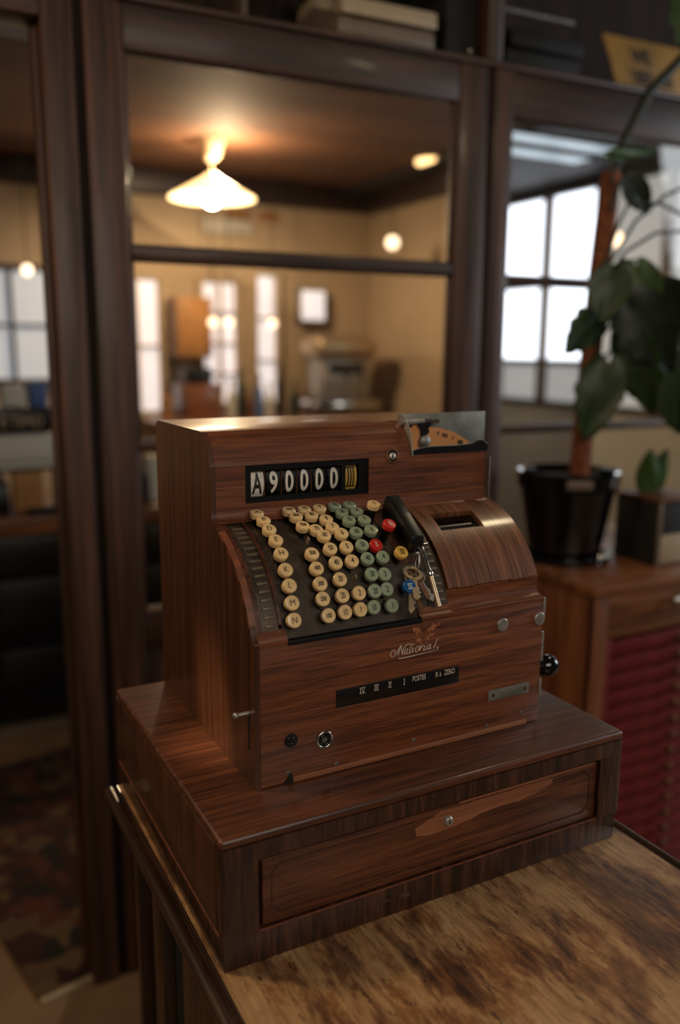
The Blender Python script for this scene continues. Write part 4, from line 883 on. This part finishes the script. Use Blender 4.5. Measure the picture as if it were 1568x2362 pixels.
# ------------------------------------------------------------------ things on the top shelf
SZ = 1.400
def wbox(name, parent, m, t0, t1, d0, d1, z0, z1, b=0.004): return MB().box(t0, t1, d0, d1, z0, z1, b, 3).build(name, M[m], parent, WXF)
def typewriter(t0, t1, z, body, shell_m, label, cat='typewriter', dark_front=None):
    wd = t1 - t0
    o = thing('typewriter', tuple(WXF @ Vector(((t0 + t1) / 2, 0.15, z))), label, cat)
    MB().prism([(0.0, z + 0.004), (0.30, z + 0.004), (0.30, z + 0.10), (0.16, z + 0.12), (0.05, z + 0.060), (0.0, z + 0.050)], t0, t1, 'X', 0.010).build('base', M[body], o, WXF)
    MB().prism([(-0.018, z + 0.048), (0.03, z + 0.058), (0.055, z + 0.064), (0.055, z + 0.086), (0.02, z + 0.092), (-0.014, z + 0.090)], t0 + 0.004, t1 - 0.004, 'X', 0.006).build('front_cover', M[shell_m], o, WXF)
    MB().prism([(0.14, z + 0.10), (0.29, z + 0.10), (0.28, z + 0.15), (0.17, z + 0.155)], t0 + 0.01, t1 - 0.01, 'X', 0.008).build('top_cover', M[shell_m], o, WXF)
    MB().tube([(t0 - 0.012, 0.22, z + 0.170), (t1 + 0.012, 0.22, z + 0.170)], 0.018, 16).build('platen', M['dull_black'], o, WXF)
    for tt in (t0 - 0.022, t1 + 0.012): MB().tube([(tt, 0.22, z + 0.170), (tt + 0.010, 0.22, z + 0.170)], 0.016, 14).build('platen_knob', M['dull_black'], o, WXF)
    MB().tube([(t0 + 0.01, 0.03, z + 0.152), (t1 - 0.01, 0.03, z + 0.152)], 0.007, 10).build('paper_bail', M['steel_dull'], o, WXF)
    kmesh = MB().lathe([(0.0068, 0), (0.0068, 0.004), (0.005, 0.005), (0.0001, 0.005)], 12).mesh('typewriter_key', M['black'])
    for r in range(4):
        for c in range(10):
            p = WXF @ Vector((t0 + 0.03 + (wd - 0.06) * (c + 0.25 * r) / 10.0, 0.045 + r * 0.022, z + 0.085 + r * 0.012))
            inst('key', kmesh, o, Matrix.Translation(p))
    for tt in (t0 + 0.03, t1 - 0.03):
        for dd in (0.03, 0.27): MB().lathe([(0.012, 0), (0.010, 0.008)], 12, Matrix.Translation((tt, dd, z - 0.002))).build('foot', M['dull_black'], o, WXF)
    return o
typewriter(0.795, 1.076, SZ + 0.002, 'taupe', 'ivory', 'ivory and taupe typewriter on the shelf above the glazed bay')
bt = typewriter(1.300, 1.560, SZ + 0.002, 'dull_black', 'dull_black', 'black typewriter on the shelf above the plant')
bc = thing('carrying_case', tuple(WXF @ Vector((1.155, 0.15, SZ))), 'black case with a small chrome catch beside the ivory typewriter', 'case')
wbox('case_body', bc, 'dull_black', 1.112, 1.212, 0.01, 0.30, SZ, SZ + 0.20, 0.01)
wbox('lid', bc, 'dull_black', 1.110, 1.214, 0.008, 0.302, SZ + 0.202, SZ + 0.25, 0.01)
MB().ball(WXF @ Vector((1.185, 0.004, SZ + 0.022)), 0.007, 10).build('catch', M['chrome'], bc)
# leaning yellow sign
sg = thing('yellow_sign', tuple(WXF @ Vector((1.86, 0.02, SZ))), 'yellow sign board with black letters leaning on the top shelf', 'sign')
SGM = WXF @ Matrix.Translation((1.715, 0.012, SZ + 0.002)) @ Matrix.Rotation(R(-6), 4, 'X')
MB().box(0.0, 0.36, 0.0, 0.006, 0.0, 0.145, 0.001).xf(SGM @ Matrix(((1, 0, -0.40, 0), (0, 1, 0, 0), (0, 0, 1, 0), (0, 0, 0, 1)))).build('board', M['signyellow'], sg)
SH = Matrix(((1, 0, -0.40, 0), (0, 1, 0, 0), (0, 0, 1, 0), (0, 0, 0, 1)))
text_mb('WE', 0.055, 0.002, 0.9).xf(SGM @ SH @ onfront(0.125, -0.001, 0.098)).build('lettering', M['ink'], sg, smooth=False)
text_mb('USED  UN', 0.050, 0.002, 0.75).xf(SGM @ SH @ onfront(0.150, -0.001, 0.040)).build('lettering', M['ink'], sg, smooth=False)

# ------------------------------------------------------------------ back room
# pendant lamp
lp = thing('pendant_lamp', (1.40, 3.90, CZ), 'lit opal pendant lamp hanging in the back room', 'lamp')
LT4 = Matrix.Translation((1.40, 3.90, CZ))
MB().lathe([(0.075, 0.0), (0.078, -0.012), (0.060, -0.040), (0.046, -0.085), (0.030, -0.105), (0.0001, -0.107)], 28, LT4).build('ceiling_rose', M['ivory'], lp)
MB().tube([(1.40, 3.90, CZ - 0.10), (1.40, 3.90, CZ - 0.20)], 0.004, 8).build('cord', M['ivory'], lp)
MB().lathe([(0.024, -0.175), (0.055, -0.200), (0.100, -0.225), (0.165, -0.262), (0.232, -0.298), (0.236, -0.306), (0.228, -0.306), (0.160, -0.270), (0.095, -0.235), (0.05, -0.21), (0.02, -0.19)], 40, LT4).build('lamp_shade', M['opal'], lp)
MB().ball((1.40, 3.90, CZ - 0.290), 0.055, 16, (1, 1, 1.1)).build('bulb', M['bulb'], lp)
pl_ = bpy.data.lights.new('pendant_light', 'POINT'); pl_.energy = 22; pl_.color = (1.0, 0.76, 0.50); pl_.shadow_soft_size = 0.0
po = bpy.data.objects.new('pendant_light', pl_); COL.objects.link(po); po.location = (1.46, 3.84, CZ - 0.19)
def globe(x, y, z, r, label, top=CZ, m='globe'):
    o = thing('globe_lamp', (x, y, top), label, 'lamp', 'small glowing globe lamps in the back room')
    MB().ball((x, y, z), r, 14).build('globe', M[m], o); MB().tube([(x, y, z + r), (x, y, top)], 0.003, 6).build('cord', M['dull_black'], o)
globe(2.618, 4.0, 1.297, 0.040, 'glowing globe lamp hanging before the corner of the beige walls')
globe(0.427, 4.0, 1.03, 0.027, 'tiny globe lamp seen through the open doorway')
globe(1.585, 4.45, 0.80, 0.028, 'left one of two tiny globe lamps hanging side by side')
globe(1.690, 4.45, 0.80, 0.028, 'right one of two tiny globe lamps hanging side by side')
globe(1.990, 4.45, 0.80, 0.028, 'tiny globe lamp hanging before the third pale strip')
globe(3.20, 2.70, 1.22, 0.038, 'globe lamp glowing behind the climbing plant', CZ - 0.03)
# recessed ceiling light and cool strips
tag(MB().lathe([(0.085, 0), (0.085, -0.02), (0.0001, -0.022)], 24, Matrix.Translation((2.72, 3.75, CZ))).build('ceiling_light', M['opal']), 'small round ceiling light near the side wall', 'light')
for y0, lab in ((2.84, 'nearer of two long cool light strips on the grey ceiling'), (3.10, 'farther of two long cool light strips on the grey ceiling')):
    o = thing('light_strip', (3.0, y0 + 0.05, CZ - 0.03), lab, 'light', 'cool strip lights')
    MB().box(2.62, 3.40, y0, y0 + 0.15, CZ - 0.036, CZ - 0.030).build('diffuser', M['strip'], o)
    MB().box(2.60, 3.42, y0 - 0.012, y0, CZ - 0.042, CZ - 0.030).build('housing', M['grey'], o)
# black counter cabinet with wooden top
cc = thing('counter_cabinet', (0.6, 3.15, FZ), 'long black cabinet with orange-brown wooden counter in the back room', 'cabinet')
MB().box(-1.2, 1.95, 2.85, 3.45, -0.114, -0.040, 0.006).build('counter_top', M['chest'], cc)
MB().box(-1.2, 1.95, 2.90, 3.45, FZ + 0.06, -0.114).build('carcass', M['dull_black'], cc)
MB().box(-1.2, 1.95, 2.93, 3.45, FZ, FZ + 0.06).build('plinth', M['taupe'], cc)
for i in range(5):
    x0 = -1.18 + i * 0.625
    for z0, z1 in ((-0.30, -0.125), (-0.60, -0.31), (-0.93, -0.61)):
        dd = MB().box(x0, x0 + 0.61, 2.872, 2.90, z0, z1, 0.004).build('drawer', M['black'], cc)
        MB().ball((x0 + 0.40, 2.855, z1 - 0.05), 0.014, 10).build('knob', M['brass'], dd)
tag(MB().box(0.062, 0.345, 2.92, 3.08, 0.180, 0.288, 0.01).box(0.062, 0.345, 2.95, 3.05, 0.15, 0.18).build('printer', M['offwhite']), 'cream flat machine standing high on the counter', 'machine')
tag(MB().box(0.05, 0.36, 2.93, 3.12, 0.138, 0.150, 0.002).box(0.05, 0.062, 2.93, 3.12, -0.04, 0.138).box(0.348, 0.36, 2.93, 3.12, -0.04, 0.138).build('riser_shelf', M['black']), 'thin black riser standing on the counter', 'shelf')
bn = thing('lettered_box', (0.23, 3.06, 0.288), 'dark box with pale lettering on top of the cream machine', 'box')
MB().box(0.05, 0.375, 2.99, 3.10, 0.288, 0.392, 0.006).build('box_body', M['black'], bn)
text_mb("E TIMO", 0.062, 0.001, 0.85).xf(onfront(0.225, 2.988, 0.338)).build('lettering', M['ivory'], bn, smooth=False)
tag(MB().box(0.170, 0.288, 2.94, 3.05, -0.038, 0.135, 0.004).build('cardboard_box', M['goldtin']), 'tan box under the riser on the counter', 'box')
tag(MB().lathe([(0.04, 0), (0.045, 0.01), (0.035, 0.13), (0.02, 0.15), (0.018, 0.17), (0.0001, 0.172)], 20, Matrix.Translation((0.115, 2.98, -0.040))).build('dark_jar', M['black']), 'dark round jar at the left end of the riser', 'jar')
tag(MB().lathe([(0.05, 0), (0.07, 0.012), (0.075, 0.03), (0.068, 0.03), (0.05, 0.014), (0.0001, 0.012)], 20, Matrix.Translation((0.27, 2.87, -0.040)) @ Matrix.Diagonal((1, .3, 1, 1))).build('tray', M['dull_black']), 'low dark tray at the counter front', 'tray')
tag(MB().box(0.15, 0.25, 3.0, 3.09, 0.392, 0.49, 0.02).build('pale_tin', M['offwhite']), 'small pale tin on the lettered box', 'tin')
tag(MB().box(0.262, 0.335, 3.0, 3.09, 0.392, 0.50, 0.012).build('blue_tin', M['cobalt']), 'small blue tin on the lettered box', 'tin')
tag(MB().box(0.672, 0.74, 2.95, 3.05, -0.038, 0.10, 0.006).build('black_speaker', M['black']), 'black upright box at the counter behind the register', 'box')
tag(MB().box(0.742, 0.80, 2.98, 3.06, -0.038, 0.165, 0.006).build('white_canister', M['offwhite']), 'white upright canister at the counter behind the register', 'canister')
# windows in the back wall
def back_window(n, x0, x1, z0, z1, nx, nz, label, m='daylight_soft', fr='beam'):
    o = thing('window_%d' % n, ((x0 + x1) / 2, 4.86, z0), label, kind=st)
    for a, b, c, d2 in ((x0 - .03, x0, z0 - .03, z1 + .03), (x1, x1 + .03, z0 - .03, z1 + .03), (x0, x1, z0 - .03, z0), (x0, x1, z1, z1 + .03)):
        MB().box(a, b, 4.84, 4.90, c, d2, 0.004).build('frame', M[fr], o)
    for i in range(nx):
        for k in range(nz):
            MB().box(x0 + (x1 - x0) * i / nx + .008, x0 + (x1 - x0) * (i + 1) / nx - .008, 4.88, 4.885, z0 + (z1 - z0) * k / nz + .008, z0 + (z1 - z0) * (k + 1) / nz - .008).build('pane', M[m], o)
    for i in range(1, nx): xx = x0 + (x1 - x0) * i / nx; MB().box(xx - .012, xx + .012, 4.85, 4.88, z0, z1).build('mullion', M[fr], o)
    for k in range(1, nz): zz = z0 + (z1 - z0) * k / nz; MB().box(x0, x1, 4.85, 4.88, zz - .01, zz + .01).build('transom', M[fr], o)
back_window(4, -0.10, 0.72, 0.44, 1.10, 3, 2, 'bright divided window seen through the doorway')
M['win_dim'] = emit('pale_window_pane', (226, 222, 230), 0.95)
back_window(5, 1.22, 1.36, 0.22, 1.08, 1, 2, 'narrow pale window strip left of the amber cabinet', 'win_dim', 'beige')
back_window(6, 1.66, 1.90, 0.26, 1.08, 2, 4, 'pale divided window right of the amber cabinet', 'win_dim', 'beige')
back_window(7, 2.05, 2.20, 0.26, 1.14, 1, 3, 'narrow pale window strip nearest the espresso machine', 'win_dim', 'beige')
tag(MB().box(1.40, 1.63, 4.60, 4.83, 0.58, 0.96, 0.008).build('amber_cabinet', M['goldtin']), 'amber-coloured wall cabinet between pale windows', 'cabinet')
tag(MB().box(1.38, 1.61, 4.40, 4.70, 0.20, 0.42, 0.008).build('brown_crate', M['chest']), 'brown crate on the sideboard under the amber cabinet', 'crate')
tag(MB().box(1.40, 1.58, 4.45, 4.58, 0.42, 0.52, 0.02).build('dark_box', M['black']), 'dark box on top of the brown crate', 'box')
tag(MB().box(1.15, 2.9, 4.30, 4.78, 0.16, 0.20, 0.005).box(1.15, 2.9, 4.34, 4.78, FZ, 0.16).build('sideboard', M['chest']), 'brown sideboard along the beige back wall', 'sideboard')
tag(MB().box(1.68, 2.02, 4.86, 4.90, 1.40, 1.49, 0.004).build('wall_panel', M['offwhite']), 'pale rectangular panel high on the back wall', 'panel')
tag(MB().box(1.86, 2.02, 4.87, 4.90, 1.50, 1.56, 0.004).build('orange_plaque', M['goldtin']), 'left one of two orange plaques under the cornice', 'plaque', 'orange plaques under the cornice')
tag(MB().box(2.09, 2.22, 4.87, 4.90, 1.50, 1.56, 0.004).build('orange_plaque', M['goldtin']), 'right one of two orange plaques under the cornice', 'plaque', 'orange plaques under the cornice')
ln = thing('light_box', (2.45, 4.75, 0.82), 'white glowing light box on the wall above the espresso machine', 'lamp')
MB().box(2.35, 2.56, 4.80, 4.90, 0.82, 1.06, 0.01).build('housing', M['steel'], ln)
MB().box(2.365, 2.545, 4.79, 4.80, 0.84, 1.04, 0.004).build('diffuser', M['win_dim'], ln)
em = thing('espresso_machine', (2.5, 4.45, 0.20), 'shiny round-topped espresso machine on the sideboard', 'coffee machine')
MB().box(2.27, 2.74, 4.34, 4.66, 0.58, 0.72, 0.05, 4).build('top_hood', M['keybrass'], em)
MB().box(2.33, 2.72, 4.40, 4.66, 0.30, 0.60, 0.03).build('body', M['steel'], em)
MB().box(2.38, 2.64, 4.385, 4.40, 0.48, 0.54, 0.006).build('slot', M['dull_black'], em)
MB().box(2.26, 2.75, 4.33, 4.66, 0.22, 0.30, 0.02).build('drip_tray', M['chrome'], em)
for x in (2.38, 2.50, 2.62): MB().tube([(x, 4.40, 0.46), (x, 4.35, 0.44), (x, 4.35, 0.38)], 0.016, 10).build('spout', M['chrome'], em)
for x in (2.30, 2.72): MB().box(x - .012, x + .012, 4.40, 4.60, 0.20, 0.24).build('foot', M['dull_black'], em)
# rug in the doorway
rg = thing('rug', (0.35, 2.05, FZ), 'dark red patterned rug on the floor beyond the doorway', 'rug')
RM = Matrix.Translation((-0.045, 1.285, FZ)) @ Matrix.Rotation(R(12), 4, 'Z')
MB().box(0.0, 1.05, 0.0, 1.30, 0.0, 0.010, 0.003).xf(RM).build('pile', M['rug'], rg)
MB().box(0.0, 1.05, -0.02, 0.0, 0.0, 0.006).xf(RM).build('fringe', M['ivory'], rg)

# small goods on the sideboard in front of the pale windows
for i, (x, h, r, m) in enumerate(((1.68, 0.22, 0.030, 'offwhite'), (1.745, 0.30, 0.026, 'leaf_dark'), (1.80, 0.18, 0.034, 'rust'), (1.87, 0.26, 0.028, 'cobalt'), (1.94, 0.20, 0.030, 'offwhite'), (2.02, 0.34, 0.026, 'beam'), (2.12, 0.22, 0.030, 'leaf_dark'), (1.25, 0.20, 0.032, 'goldtin'))):
    lab = ('short white bottle at the left of the sideboard row', 'tall dark green bottle second in the sideboard row', 'squat rusty brown jar in the sideboard row', 'blue bottle in the middle of the sideboard row', 'short white bottle right of the blue bottle', 'tall dark brown bottle in the sideboard row', 'dark green bottle at the right end of the sideboard row', 'amber jar alone at the far left of the sideboard')[i]
    o = thing('bottle', (x, 4.40, 0.20), lab, 'bottle', 'bottles and jars on the sideboard')
    MB().lathe([(r, 0), (r, h * .55), (r * .9, h * .66), (r * .38, h * .78), (r * .36, h)], 18, Matrix.Translation((x, 4.40, 0.20))).build('glass_body', M[m], o)
    MB().lathe([(r * .42, 0), (r * .42, 0.022)], 14, Matrix.Translation((x, 4.40, 0.20 + h))).build('cap', M['taupe'], o)
